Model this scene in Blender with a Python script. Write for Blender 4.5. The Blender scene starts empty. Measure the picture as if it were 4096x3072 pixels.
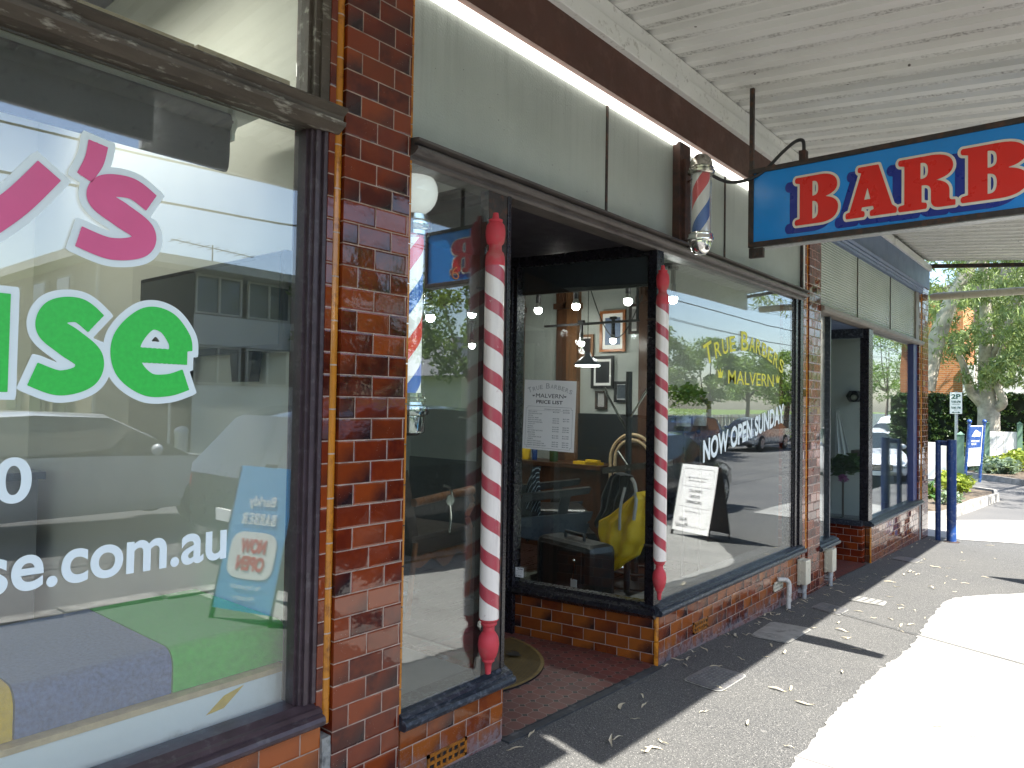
import bpy, bmesh, math, random
import numpy as np
from mathutils import Vector, Matrix
random.seed(7); rng = np.random.default_rng(11)
PI = math.pi
sc = bpy.context.scene
C = sc.collection
# ------------------------------------------------------------------ camera
YAW, PIT, ROL, FPX, CD, CH = 0.6938715586792011, 0.025307373739192555, 0.016649300436992, 2920.0, 2.057172696, 1.5
Fv = Vector((math.cos(YAW)*math.cos(PIT), math.sin(YAW)*math.cos(PIT), math.sin(PIT)))
r0 = Fv.cross(Vector((0,0,1))).normalized(); u0 = r0.cross(Fv)
Rv = r0*math.cos(ROL)+u0*math.sin(ROL); Uv = -r0*math.sin(ROL)+u0*math.cos(ROL)
CAMP = Vector((0,-CD,CH))
cd = bpy.data.cameras.new('camera'); cam = bpy.data.objects.new('camera', cd); C.objects.link(cam)
cam.matrix_world = Matrix(((Rv.x,Uv.x,-Fv.x,CAMP.x),(Rv.y,Uv.y,-Fv.y,CAMP.y),(Rv.z,Uv.z,-Fv.z,CAMP.z),(0,0,0,1)))
cd.sensor_width = 36; cd.lens = FPX/4096*36; cd.clip_end = 2000; cd.clip_start = 0.05
sc.camera = cam
def ray(px,py): return Fv+Rv*((px-2048)/FPX)-Uv*((py-1536)/FPX)
def gz(x):                                # the footpath falls gently along the street
    return -.033*(min(x,12)-3.6)
def G(px,py):                             # where a sight line meets the footpath
    v = ray(px,py); t = (-.277-CH)/v.z; p = CAMP+v*t
    if p.x > 12: return p
    t = (-CH+.033*3.6)/(v.z+.033*v.x); return CAMP+v*t
def FP(px,py,y=0.0):
    v = ray(px,py); t = (CD+y)/v.y; return CAMP+v*t
def XP(px,py,x):
    v = ray(px,py); t = x/v.x; return CAMP+v*t
# ------------------------------------------------------------------ world, sun
SUN = Vector((-.19,-.70,1)).normalized()
w = bpy.data.worlds.new('World'); sc.world = w; w.use_nodes = True
nt = w.node_tree; bg = nt.nodes['Background']
sky = nt.nodes.new('ShaderNodeTexSky'); sky.sky_type = 'NISHITA'; sky.sun_disc = False
sky.sun_elevation = math.asin(SUN.z); sky.sun_rotation = math.atan2(SUN.x, SUN.y)
sky.air_density = 1.0; sky.dust_density = 1.2; sky.ozone_density = 1.0
nt.links.new(sky.outputs[0], bg.inputs[0]); bg.inputs[1].default_value = .105
sl = bpy.data.lights.new('sun','SUN'); sl.energy = 5.0; sl.angle = math.radians(.5); sl.color = (1,.955,.88)
so = bpy.data.objects.new('sun', sl); C.objects.link(so); so.rotation_euler = SUN.to_track_quat('Z','Y').to_euler()
sc.view_settings.view_transform = 'Standard'; sc.view_settings.look = 'None'
sc.view_settings.exposure = 2.0; sc.view_settings.gamma = 1
sc.render.engine = 'CYCLES'
sc.cycles.max_bounces = 10; sc.cycles.diffuse_bounces = 5; sc.cycles.glossy_bounces = 5; sc.cycles.transparent_max_bounces = 16; sc.cycles.transmission_bounces = 6
sc.cycles.sample_clamp_indirect = 8; sc.cycles.use_denoising = True
sc.cycles.caustics_reflective = False; sc.cycles.caustics_refractive = False
# ------------------------------------------------------------------ node helpers
class NT:
    def __init__(s, name):
        s.m = bpy.data.materials.new(name); s.m.use_nodes = True; s.t = s.m.node_tree; s.t.nodes.clear()
        s.out = s.n('ShaderNodeOutputMaterial')
    def n(s, typ, **k):
        x = s.t.nodes.new(typ)
        for a, b in k.items(): setattr(x, a, b)
        return x
    def put(s, inp, v):
        if hasattr(v, 'is_linked') or isinstance(v, bpy.types.NodeSocket): s.t.links.new(v, inp)
        elif v is not None: inp.default_value = v
    def math(s, op, a, b=None, c=None, clamp=False):
        x = s.n('ShaderNodeMath', operation=op, use_clamp=clamp); s.put(x.inputs[0], a)
        if b is not None: s.put(x.inputs[1], b)
        if c is not None: s.put(x.inputs[2], c)
        return x.outputs[0]
    def mix(s, f, a, b, mode='MIX'):
        x = s.n('ShaderNodeMix', data_type='RGBA', blend_type=mode); s.put(x.inputs[0], f)
        for i, v in ((6,a),(7,b)):
            s.put(x.inputs[i], (*v,1) if isinstance(v, tuple) and len(v) == 3 else v)
        return x.outputs[2]
    def ramp(s, f, stops, interp='LINEAR'):
        x = s.n('ShaderNodeValToRGB'); x.color_ramp.interpolation = interp; e = x.color_ramp.elements
        while len(e) < len(stops): e.new(.5)
        for i, (p, c) in enumerate(stops):
            e[i].position = p; e[i].color = (*c,1) if isinstance(c, tuple) else (c,c,c,1)
        s.put(x.inputs[0], f); return x.outputs[0]
    def noise(s, vec, scale, detail=3, rough=.55, dist=0, dim='3D'):
        x = s.n('ShaderNodeTexNoise', noise_dimensions=dim); s.put(x.inputs['Vector'], vec)
        x.inputs['Scale'].default_value = scale; x.inputs['Detail'].default_value = detail
        x.inputs['Roughness'].default_value = rough; x.inputs['Distortion'].default_value = dist
        return x.outputs['Fac']
    def vor(s, vec, scale, feat='F1', out='Distance'):
        x = s.n('ShaderNodeTexVoronoi', feature=feat); s.put(x.inputs['Vector'], vec); x.inputs['Scale'].default_value = scale
        return x.outputs[out]
    def white(s, vec):
        x = s.n('ShaderNodeTexWhiteNoise', noise_dimensions='3D'); s.put(x.inputs['Vector'], vec); return x.outputs
    def xyz(s, a, b, c=0.0):
        x = s.n('ShaderNodeCombineXYZ'); s.put(x.inputs[0],a); s.put(x.inputs[1],b); s.put(x.inputs[2],c); return x.outputs[0]
    def pos(s): return s.n('ShaderNodeNewGeometry').outputs['Position']
    def obj(s): return s.n('ShaderNodeTexCoord').outputs['Object']
    def sep(s, v):
        x = s.n('ShaderNodeSeparateXYZ'); s.put(x.inputs[0], v); return x.outputs
    def scale(s, v, k):
        x = s.n('ShaderNodeVectorMath', operation='MULTIPLY'); s.put(x.inputs[0], v); x.inputs[1].default_value = k if isinstance(k, tuple) else (k,k,k); return x.outputs[0]
    def bump(s, h, strength=.3, dist=.01, normal=None):
        x = s.n('ShaderNodeBump'); x.inputs['Strength'].default_value = strength; x.inputs['Distance'].default_value = dist
        s.put(x.inputs['Height'], h)
        if normal is not None: s.put(x.inputs['Normal'], normal)
        return x.outputs[0]
    def bsdf(s, col, rough=.5, metal=0, spec=None, coat=0, normal=None, emis=None, emis_s=0, trans=0, sub=0, ior=None, sheen=0):
        x = s.n('ShaderNodeBsdfPrincipled')
        s.put(x.inputs['Base Color'], (*col,1) if isinstance(col, tuple) and len(col) == 3 else col)
        s.put(x.inputs['Roughness'], rough); s.put(x.inputs['Metallic'], metal)
        if spec is not None: s.put(x.inputs['Specular IOR Level'], spec)
        if coat: x.inputs['Coat Weight'].default_value = coat; x.inputs['Coat Roughness'].default_value = .05
        if normal is not None: s.put(x.inputs['Normal'], normal)
        if emis is not None: x.inputs['Emission Color'].default_value = (*emis,1); x.inputs['Emission Strength'].default_value = emis_s
        if trans: x.inputs['Transmission Weight'].default_value = trans
        if ior: x.inputs['IOR'].default_value = ior
        if sheen: x.inputs['Sheen Weight'].default_value = sheen
        return x.outputs[0]
    def end(s, sh): s.t.links.new(sh, s.out.inputs[0]); return s.m
def mat(name, col, rough=.5, metal=0, var=.12, vs=6, bump=.1, bs=60, dirt=None, damt=.3, ds=9, spec=None, coat=0, world=False, sheen=0, stretch=None):
    """plain surface with some mottling, optional dirt patches"""
    t = NT(name); p = t.pos() if world else t.obj()
    if stretch: p = t.scale(p, stretch)
    n = t.noise(p, vs, 5)
    c = t.ramp(n, [(.3, tuple(v*(1-var) for v in col)), (.7, tuple(min(1,v*(1+var)) for v in col))])
    if dirt:
        d = t.noise(p, ds, 8, .65)
        f = t.ramp(d, [(max(0,.62-damt*.4), 0.0), (.70-damt*.2, 1.0)])
        c = t.mix(t.math('MULTIPLY', f, .8), c, dirt)
    r = t.math('ADD', t.math('MULTIPLY', t.math('SUBTRACT', t.noise(p, vs*2.3, 3), .5), .25), rough, clamp=True)
    nr = t.bump(t.noise(p, bs, 4), bump, .004) if bump else None
    return t.end(t.bsdf(c, r, metal, spec, coat, nr, sheen=sheen))
def emit(name, col, s):
    t = NT(name); x = t.n('ShaderNodeEmission'); x.inputs[0].default_value = (*col,1); x.inputs[1].default_value = s
    return t.end(x.outputs[0])
def tiles(name, axis='x', pal='dark', u0=1.604, v0=1.435, w=.1485, h=.0755, dirty=0.0, burn=.98, flip=False):
    """glazed brick-bond tiles: each tile its own shade, burnt corners, a slightly tilted glossy face"""
    t = NT(name); P = t.pos(); s = t.sep(P)
    u = t.math('DIVIDE', t.math('SUBTRACT', s[0] if axis == 'x' else s[1], u0), w)
    v = t.math('DIVIDE', t.math('SUBTRACT', s[2], v0), h)
    row = t.math('FLOOR', v); fv = t.math('FRACT', t.math('ADD', v, 100.0))
    u2 = t.math('ADD', u, t.math('MULTIPLY', t.math('FLOORED_MODULO', row, 2.0), .5))
    col = t.math('FLOOR', u2); fu = t.math('FRACT', t.math('ADD', u2, 100.0))
    wn = t.white(t.xyz(t.math('ADD', col, .5), t.math('ADD', row, .5), 3.0)); r1 = wn[0]; rc = t.sep(wn[1])
    pals = {'dark': [(0,(.040,.006,.005)),(.28,(.075,.010,.006)),(.55,(.15,.021,.007)),(.8,(.25,.048,.010)),(1,(.050,.009,.007))],
            'mid': [(0,(.085,.014,.008)),(.3,(.16,.032,.010)),(.6,(.25,.066,.013)),(.85,(.31,.095,.016)),(1,(.10,.020,.010))],
            'amber': [(0,(.18,.035,.010)),(.35,(.34,.085,.014)),(.65,(.44,.13,.016)),(1,(.30,.06,.014))]}
    c = t.ramp(r1, pals[pal])
    lv = t.xyz(t.math('ADD', fu, t.math('MULTIPLY', rc[0], 37.0)), t.math('ADD', t.math('MULTIPLY', fv, .5), t.math('MULTIPLY', rc[1], 23.0)), rc[2])
    n1 = t.noise(lv, 1.8, 3, .6)
    c = t.mix(t.ramp(n1, [(.38,0.0),(.62,1.0)]), c, t.mix(.5, c, (.30,.075,.012) if pal != 'dark' else (.22,.035,.008)))
    # burnt blue-black corner towards one end of some tiles
    e = t.math('ADD', t.math('MULTIPLY', t.math('SUBTRACT', 1.0, fu) if flip else fu, .9), t.math('MULTIPLY', t.math('SUBTRACT', 1.0, fv), .55))
    e = t.math('ADD', e, t.math('MULTIPLY', t.math('SUBTRACT', n1, .5), .9))
    e = t.math('ADD', e, t.math('MULTIPLY', rc[1], .35))
    c = t.mix(t.math('MULTIPLY', t.ramp(t.math('MULTIPLY', e, .6), [(burn*.6,0.0),((burn+.62)*.6,1.0)]), t.ramp(rc[2], [(.15,.12),(.85,.95)])), c, (.016,.011,.014))
    # speckles of paint
    sp = t.vor(P, 120); sp2 = t.noise(P, 14, 2)
    c = t.mix(t.math('MULTIPLY', t.math('LESS_THAN', sp, .085), t.math('GREATER_THAN', sp2, .60 - .12*dirty)), c, (.5,.4,.33))
    mw, mh = .014, .028
    eu = t.math('MINIMUM', fu, t.math('SUBTRACT', 1.0, fu)); ev = t.math('MINIMUM', fv, t.math('SUBTRACT', 1.0, fv))
    mo = t.math('MAXIMUM', t.math('LESS_THAN', eu, mw), t.math('LESS_THAN', ev, mh))
    c = t.mix(mo, c, t.ramp(t.noise(P, 30, 3), [(.3,(.20,.14,.11)),(.7,(.42,.31,.25))]))
    rough = t.math('ADD', t.math('MULTIPLY', mo, .7), t.math('ADD', .03, t.math('MULTIPLY', t.noise(P, 25, 3), .05)))
    if dirty:
        z0 = t.math('SUBTRACT', s[2], t.math('MULTIPLY', t.math('SUBTRACT', s[0], 3.6), -.033))
        dn = t.math('ADD', t.noise(P, 18, 8, .7), t.math('MULTIPLY', z0, -2.2))
        df = t.ramp(dn, [(.24,0.0),(.60,1.0)])
        c = t.mix(t.math('MULTIPLY', df, dirty), c, (.19,.19,.215)); rough = t.math('ADD', rough, t.math('MULTIPLY', df, .5*dirty), clamp=True)
    # tilt
    g = t.n('ShaderNodeNewGeometry'); vm = t.n('ShaderNodeVectorMath', operation='ADD'); t.put(vm.inputs[0], g.outputs['Normal'])
    tl = t.scale(t.xyz(t.math('SUBTRACT', rc[0], .5), t.math('SUBTRACT', rc[1], .5), t.math('SUBTRACT', rc[2], .5)), .035)
    t.put(vm.inputs[1], tl); nn = t.n('ShaderNodeVectorMath', operation='NORMALIZE'); t.put(nn.inputs[0], vm.outputs[0])
    pil = t.math('MULTIPLY', t.math('MINIMUM', t.math('MULTIPLY', eu, 22.0), 1.0), t.math('MINIMUM', t.math('MULTIPLY', ev, 11.0), 1.0))
    hgt = t.math('ADD', pil, t.math('MULTIPLY', t.noise(P, 16, 2), .9))
    nr = t.bump(hgt, .55, .0016, nn.outputs[0])
    return t.end(t.bsdf(c, rough, 0, .55, 0, nr))
def glass(name, tint=(.90,.94,.93), dust=.02, haze=(.5,.5,.48), ior=1.85):
    t = NT(name); fr = t.n('ShaderNodeFresnel'); bf = t.n('ShaderNodeNewGeometry').outputs['Backfacing']
    t.put(fr.inputs[0], t.math('ADD', t.math('MULTIPLY', bf, 1/ior-ior), ior)); f2 = fr.outputs[0]      # each face of the pane reflects its own share
    nr = t.bump(t.noise(t.pos(), 1.3, 1), .25, .004)
    gl = t.n('ShaderNodeBsdfGlossy'); gl.inputs['Roughness'].default_value = .0; gl.inputs['Color'].default_value = (.95,.97,1,1); t.put(gl.inputs['Normal'], nr)
    tr = t.n('ShaderNodeBsdfTransparent'); tr.inputs[0].default_value = (*tint,1)
    df = t.n('ShaderNodeBsdfDiffuse'); df.inputs[0].default_value = (*haze,1)
    m0 = t.n('ShaderNodeMixShader'); t.put(m0.inputs[0], t.math('MULTIPLY', t.noise(t.pos(), 3, 5), dust*2)); t.t.links.new(tr.outputs[0], m0.inputs[1]); t.t.links.new(df.outputs[0], m0.inputs[2])
    m = t.n('ShaderNodeMixShader'); t.put(m.inputs[0], f2); t.t.links.new(m0.outputs[0], m.inputs[1]); t.t.links.new(gl.outputs[0], m.inputs[2])
    return t.end(m.outputs[0])
def stripes(name, cols, pitch, turns=1, hand=1, rough=.4, coat=.2, wear=None, glow=0):
    """helical stripes about the object's own Z axis"""
    t = NT(name); s = t.sep(t.obj())
    a = t.math('DIVIDE', t.math('ARCTAN2', s[1], s[0]), 2*PI)
    f = t.math('FRACT', t.math('ADD', t.math('ADD', t.math('MULTIPLY', a, float(turns*hand)), t.math('DIVIDE', s[2], pitch)), 50.0))
    st = []; acc = 0
    for c, wd in cols: st.append((acc, c)); acc += wd
    c = t.ramp(f, st, 'CONSTANT')
    c = t.mix(t.math('MULTIPLY', t.noise(t.obj(), 25, 4), .16), c, (.35,.32,.30))
    if wear: c = t.mix(t.ramp(t.noise(t.obj(), 30, 8, .75), [(.62,0.0),(.67,.8)]), c, wear); c = t.mix(t.ramp(t.noise(t.scale(t.obj(),(1,1,.12)), 30, 5, .7), [(.5,0.0),(.8,.35)]), c, (.25,.20,.17))
    nr = t.bump(t.noise(t.scale(t.obj(), (1,1,.15)), 90, 3), .15, .002)
    x = t.bsdf(c, rough, 0, None, coat, nr)
    if glow: t.put(x.node.inputs['Emission Color'], c); x.node.inputs['Emission Strength'].default_value = glow      # added glow that brightens the striped cylinder
    return t.end(x)
# ------------------------------------------------------------------ mesh builder
class MB:
    def __init__(s): s.v=[]; s.f=[]; s.m=[]; s.sm=[]
    def add(s, vs, fs, mi=0, smooth=False):
        b=len(s.v); s.v += [tuple(x) for x in vs]; s.f += [tuple(i+b for i in f) for f in fs]; s.m += [mi]*len(fs); s.sm += [smooth]*len(fs); return s
    def box(s, x0,y0,z0,x1,y1,z1, mi=0):
        vs=[(x,y,z) for z in (z0,z1) for y in (y0,y1) for x in (x0,x1)]
        return s.add(vs, [(0,2,3,1),(4,5,7,6),(0,1,5,4),(2,6,7,3),(0,4,6,2),(1,3,7,5)], mi)
    def cbox(s, c, d, rz=0, mi=0, rx=0, ry=0):
        M=Matrix.Translation(c)@Matrix.Rotation(rz,4,'Z')@Matrix.Rotation(ry,4,'Y')@Matrix.Rotation(rx,4,'X')
        vs=[M@Vector((x*d[0]/2,y*d[1]/2,z*d[2]/2)) for z in (-1,1) for y in (-1,1) for x in (-1,1)]
        return s.add(vs, [(0,2,3,1),(4,5,7,6),(0,1,5,4),(2,6,7,3),(0,4,6,2),(1,3,7,5)], mi)
    def prism(s, prof, a, b, axis='x', mi=0, cap=True, smooth=False):
        """prof: list of 2-D points; for axis x they are (y,z), for y (x,z), for z (x,y)"""
        def P(q,t): return {'x':(t,q[0],q[1]),'y':(q[0],t,q[1]),'z':(q[0],q[1],t)}[axis]
        n=len(prof); vs=[P(q,a) for q in prof]+[P(q,b) for q in prof]
        fs=[(i,(i+1)%n,n+(i+1)%n,n+i) for i in range(n)]
        s.add(vs, fs, mi, smooth)
        if cap: s.add(vs, [tuple(range(n))[::-1], tuple(range(n,2*n))], mi)
        return s
    def tube(s, pts, r, n=10, mi=0, cap=True, smooth=True):
        pts=[Vector(p) for p in pts]; rs = r if isinstance(r,(list,tuple)) else [r]*len(pts)
        vs=[]; ref=None
        for i,p in enumerate(pts):
            d=(pts[min(i+1,len(pts)-1)]-pts[max(i-1,0)]).normalized()
            if ref is None: ref = Vector((0,0,1)) if abs(d.z)<.9 else Vector((1,0,0))
            a=d.cross(ref).normalized(); b=d.cross(a).normalized(); ref=-b if False else ref
            for k in range(n):
                t=2*PI*k/n; vs.append(p+(a*math.cos(t)+b*math.sin(t))*rs[i])
        fs=[(i*n+k,i*n+(k+1)%n,(i+1)*n+(k+1)%n,(i+1)*n+k) for i in range(len(pts)-1) for k in range(n)]
        s.add(vs, fs, mi, smooth)
        if cap: s.add(vs, [tuple(range(n))[::-1], tuple(range((len(pts)-1)*n,len(pts)*n))], mi)
        return s
    def lathe(s, prof, n=28, c=(0,0,0), mi=0, smooth=True):
        """prof: (radius, z) from bottom to top"""
        vs=[(c[0]+r*math.cos(2*PI*k/n), c[1]+r*math.sin(2*PI*k/n), c[2]+z) for r,z in prof for k in range(n)]
        fs=[(i*n+k,i*n+(k+1)%n,(i+1)*n+(k+1)%n,(i+1)*n+k) for i in range(len(prof)-1) for k in range(n)]
        s.add(vs, fs, mi, smooth)
        s.add(vs, [tuple(range(n))[::-1], tuple(range((len(prof)-1)*n,len(prof)*n))], mi); return s
    def ball(s, c, r, mi=0, n=20, m=12, sq=(1,1,1)):
        prof=[(r*math.sin(PI*i/m), -r*math.cos(PI*i/m)) for i in range(m+1)]
        b=len(s.v); s.lathe([(max(q,1e-4),z) for q,z in prof], n, (0,0,0), mi)
        for i in range(b,len(s.v)):
            x,y,z=s.v[i]; s.v[i]=(c[0]+x*sq[0],c[1]+y*sq[1],c[2]+z*sq[2])
        return s
    def poly(s, pts, mi=0): return s.add(pts,[tuple(range(len(pts)))],mi)
    def xf(s, M, start=0):
        for i in range(start,len(s.v)): s.v[i]=tuple(M@Vector(s.v[i]))
        return s
    def mesh(s, name, mats):
        me=bpy.data.meshes.new(name); me.from_pydata(s.v,[],s.f)
        for m in (mats if isinstance(mats,(list,tuple)) else [mats]): me.materials.append(m)
        me.polygons.foreach_set('material_index', s.m); me.polygons.foreach_set('use_smooth', s.sm)
        me.validate(); me.update()
        if any(s.sm):
            try: me.set_sharp_from_angle(angle=math.radians(42))
            except Exception: pass
        return me
def wmat(o):
    return (wmat(o.parent)@o.matrix_parent_inverse if o.parent else Matrix())@o.matrix_basis
def link(name, me, parent=None, world=True, bev=0, loc=None):
    o=bpy.data.objects.new(name, me); C.objects.link(o)
    if loc is not None: o.location=loc
    if parent is not None:
        o.parent=parent
        if world: o.matrix_parent_inverse = wmat(parent).inverted()
    if bev:
        b=o.modifiers.new('bevel','BEVEL'); b.width=bev; b.segments=2; b.limit_method='ANGLE'; b.angle_limit=math.radians(40)
    return o
SPLIT={'tiled_base','return_sill','sill','glazing_bar','window_ledge','fixing','fixing_bolt','foot','handle','bracket','purlin','soffit','hook_arm','piping','dado','housing','cement_patch','hanger_rod','lug','bracket_arm','floor_board','kerb_stone','side_loop','wall_channel','grout','slate_border','saddle'}
def pieces(mb):
    key={}; par=[]
    def find(a):
        while par[a]!=a: par[a]=par[par[a]]; a=par[a]
        return a
    ids=[]
    for v in mb.v:
        k=tuple(round(c,5) for c in v)
        if k not in key: key[k]=len(par); par.append(len(par))
        ids.append(key[k])
    for f in mb.f:
        a=find(ids[f[0]])
        for q in f[1:]: par[find(ids[q])]=a
    gr={}
    for i,f in enumerate(mb.f): gr.setdefault(find(ids[f[0]]),[]).append(i)
    out=[]
    for fs in gr.values():
        n=MB(); mp={}
        for i in fs:
            for q in mb.f[i]:
                if q not in mp: mp[q]=len(n.v); n.v.append(mb.v[q])
            n.f.append(tuple(mp[q] for q in mb.f[i])); n.m.append(mb.m[i]); n.sm.append(mb.sm[i])
        out.append(n)
    return out
def part(name, mb, m, parent, world=True, bev=0, label=None, loc=None):
    if name in SPLIT:
        P=pieces(mb)
        if 1<len(P)<40:
            for q in P: o=link(name, q.mesh(name,m), parent, world, bev, loc)
            return o
    o=link(name, mb.mesh(name,m), parent, world, bev, loc)
    if label: o['label']=label
    return o
def tag(o, label, cat, group=None):
    o['label']=label; o['category']=cat
    if group: o['group']=group
    return o
def thing(name, label, cat, loc=(0,0,0), rz=0, group=None):
    o=bpy.data.objects.new(name,None); C.objects.link(o); o.location=loc; o.rotation_euler=(0,0,rz); o.empty_display_size=.1
    return tag(o,label,cat,group)
def solo(name, mb, m, label, cat, group=None, bev=0, loc=None):
    """a thing that is one mesh; built in world coordinates, its origin moved to its base"""
    a=np.array(mb.v); c = Vector(((a[:,0].min()+a[:,0].max())/2,(a[:,1].min()+a[:,1].max())/2,a[:,2].min())) if loc is None else Vector(loc)
    mb.xf(Matrix.Translation(-c)); o=link(name, mb.mesh(name,m), None, True, bev, c)
    return tag(o,label,cat,group)
def struct(name, mb, m, kind='structure'):
    o=link(name, mb.mesh(name,m)); o['kind']=kind; return o
def kids(o): return [c for c in bpy.data.objects if c.parent is o]
def dup(root, loc, rz=None, label=None):
    tree={}
    r=root.copy(); C.objects.link(r); r.location=loc
    if rz is not None: r.rotation_euler=(0,0,rz)
    if label: r['label']=label
    for ch in kids(root):
        if ch is r: continue
        c=ch.copy(); C.objects.link(c); c.parent=r
        for g in kids(ch):
            if g.parent is ch:
                d=g.copy(); C.objects.link(d); d.parent=c
    return r
# ------------------------------------------------------------------ lettering
BX,BZ = Vector((1,0,0)), Vector((0,0,1))
def text_mesh(body, offset=0.0, space=1.0, shear=0.0, line=1.0, align='LEFT', ext=0.0):
    c=bpy.data.curves.new('t','FONT'); c.body=body; c.size=1; c.offset=offset; c.space_character=space; c.shear=shear; c.space_line=line; c.align_x=align; c.extrude=ext
    o=bpy.data.objects.new('t',c); C.objects.link(o)
    dg=bpy.context.evaluated_depsgraph_get(); me=bpy.data.meshes.new_from_object(o.evaluated_get(dg))
    v=np.empty(len(me.vertices)*3); me.vertices.foreach_get('co',v); v=v.reshape(-1,3)
    fs=[tuple(p.vertices) for p in me.polygons]
    bpy.data.objects.remove(o); bpy.data.curves.remove(c); bpy.data.meshes.remove(me)
    return v, fs
def put_text(mb, body, org, u, v, width=None, height=None, mi=0, anchor='l', **k):
    """fit the text into width x height (either may be None); org is the lower left of the fitted box"""
    ref, _ = text_mesh(body, **{**k,'offset':0.0})
    vs, fs = text_mesh(body, **k)
    x0,x1,y0,y1 = ref[:,0].min(),ref[:,0].max(),ref[:,1].min(),ref[:,1].max()
    sx = width/(x1-x0) if width else None; sy = height/(y1-y0) if height else None
    sx = sx or sy; sy = sy or sx
    if anchor=='c': ox=-(x1-x0)*sx/2
    elif anchor=='r': ox=-(x1-x0)*sx
    else: ox=0
    pts=[Vector(org)+u*((p[0]-x0)*sx+ox)+v*((p[1]-y0)*sy) for p in vs]
    mb.add(pts, fs, mi)
    return mb
def curve_mesh(loops, offset=0.0):
    c=bpy.data.curves.new('g','CURVE'); c.dimensions='2D'; c.fill_mode='BOTH'; c.offset=offset
    for lp in loops:
        s=c.splines.new('POLY'); s.points.add(len(lp)-1); s.use_cyclic_u=True
        for i,p in enumerate(lp): s.points[i].co=(p[0],p[1],0,1)
    o=bpy.data.objects.new('g',c); C.objects.link(o)
    dg=bpy.context.evaluated_depsgraph_get(); me=bpy.data.meshes.new_from_object(o.evaluated_get(dg))
    vs=[tuple(x.co) for x in me.vertices]; fs=[tuple(p.vertices) for p in me.polygons]
    bpy.data.objects.remove(o); bpy.data.curves.remove(c); bpy.data.meshes.remove(me)
    return vs, fs
def glyph(path):
    """tiny outline reader: M x,y  L x,y  C x,y x,y x,y"""
    loops=[]; cur=None
    tk=path.replace('M',' M ').replace('L',' L ').replace('C',' C ').split(); i=0; cmd=None
    while i<len(tk):
        if tk[i] in 'MLC': cmd=tk[i]; i+=1
        if cmd=='M': cur=[(float(tk[i]),float(tk[i+1]))]; loops.append(cur); i+=2; cmd='L'
        elif cmd=='L': cur.append((float(tk[i]),float(tk[i+1]))); i+=2
        else:
            p0=cur[-1]; a,b,c=[(float(tk[i+2*k]),float(tk[i+2*k+1])) for k in range(3)]; i+=6
            for k in range(1,9):
                t=k/8; q=1-t; cur.append(tuple(q**3*p0[j]+3*q*q*t*a[j]+3*q*t*t*b[j]+t**3*c[j] for j in (0,1)))
    out=[]
    for j,l in enumerate(loops):
        l=[p for k,p in enumerate(l) if (abs(p[0]-l[k-1][0])+abs(p[1]-l[k-1][1]))>1e-6]
        A=sum(l[k-1][0]*l[k][1]-l[k][0]*l[k-1][1] for k in range(len(l)))
        if (A>0)==(j>0): l=l[::-1]           # outer loop one way, counters the other
        out.append(l[::-1])
    return out
GL={'B':"M0 0 L54 0 C78 0 93 10 93 28 C93 42 82 50 60 53 C80 56 91 63 91 76 C91 92 76 100 54 100 L0 100 C-3 98 -3 92 0 90 L9 88 L9 12 L0 10 C-3 8 -3 2 0 0 M36 57 L36 90 C48 91 51 84 51 73 C51 61 47 57 36 57 M36 9 L36 48 C48 48 51 41 51 29 C51 15 47 8 36 9",
 'A':"M0 0 C-2 2 -2 8 0 10 L7 12 L31 89 L25 91 C23 93 23 98 25 100 L64 100 L91 16 L99 10 C101 8 101 2 99 0 L50 0 C48 2 48 8 50 10 L57 12 L55 20 L31 20 L29 12 L35 10 C37 8 37 2 35 0 M35 33 L50 33 L43 62",
 'R':"M0 0 C-3 2 -3 8 0 10 L9 12 L9 88 L0 90 C-3 92 -3 98 0 100 L54 100 C78 100 92 92 92 76 C92 62 80 55 60 52 C78 48 86 41 86 28 L86 16 C86 10 90 9 96 9 L96 0 L70 0 C60 0 56 6 56 16 L56 32 C56 42 50 46 42 46 L38 46 L38 12 L46 10 C48 8 48 2 46 0 M36 57 L36 90 C48 91 51 84 51 73 C51 61 47 57 36 57",
 'E':"M0 0 C-3 2 -3 8 0 10 L9 12 L9 88 L0 90 C-3 92 -3 98 0 100 L80 100 L82 68 L74 68 C70 84 60 89 38 89 L38 58 C50 58 54 62 56 70 L64 70 L64 35 L56 35 C54 45 50 48 38 48 L38 11 C62 11 74 16 78 34 L86 34 L84 0"}
def march(mb, gx_, gz_, F_, put):
    nz,nx=F_.shape
    for j in range(nz-1):
        run=None
        for i in range(nx-1):
            q=(F_[j,i],F_[j,i+1],F_[j+1,i+1],F_[j+1,i]); ins=[v<0 for v in q]
            if all(ins):
                if run is None: run=i
                continue
            if run is not None: mb.add([put(gx_[run],gz_[j]),put(gx_[i],gz_[j]),put(gx_[i],gz_[j+1]),put(gx_[run],gz_[j+1])],[(0,1,2,3)]); run=None
            if any(ins):
                c4=[(gx_[i],gz_[j]),(gx_[i+1],gz_[j]),(gx_[i+1],gz_[j+1]),(gx_[i],gz_[j+1])]; poly=[]
                for a_ in range(4):
                    b_=(a_+1)%4
                    if ins[a_]: poly.append(c4[a_])
                    if ins[a_]!=ins[b_]:
                        t_=q[a_]/(q[a_]-q[b_]); poly.append((c4[a_][0]+(c4[b_][0]-c4[a_][0])*t_,c4[a_][1]+(c4[b_][1]-c4[a_][1])*t_))
                if len(poly)>2: mb.add([put(*p) for p in poly],[tuple(range(len(poly)))])
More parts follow.
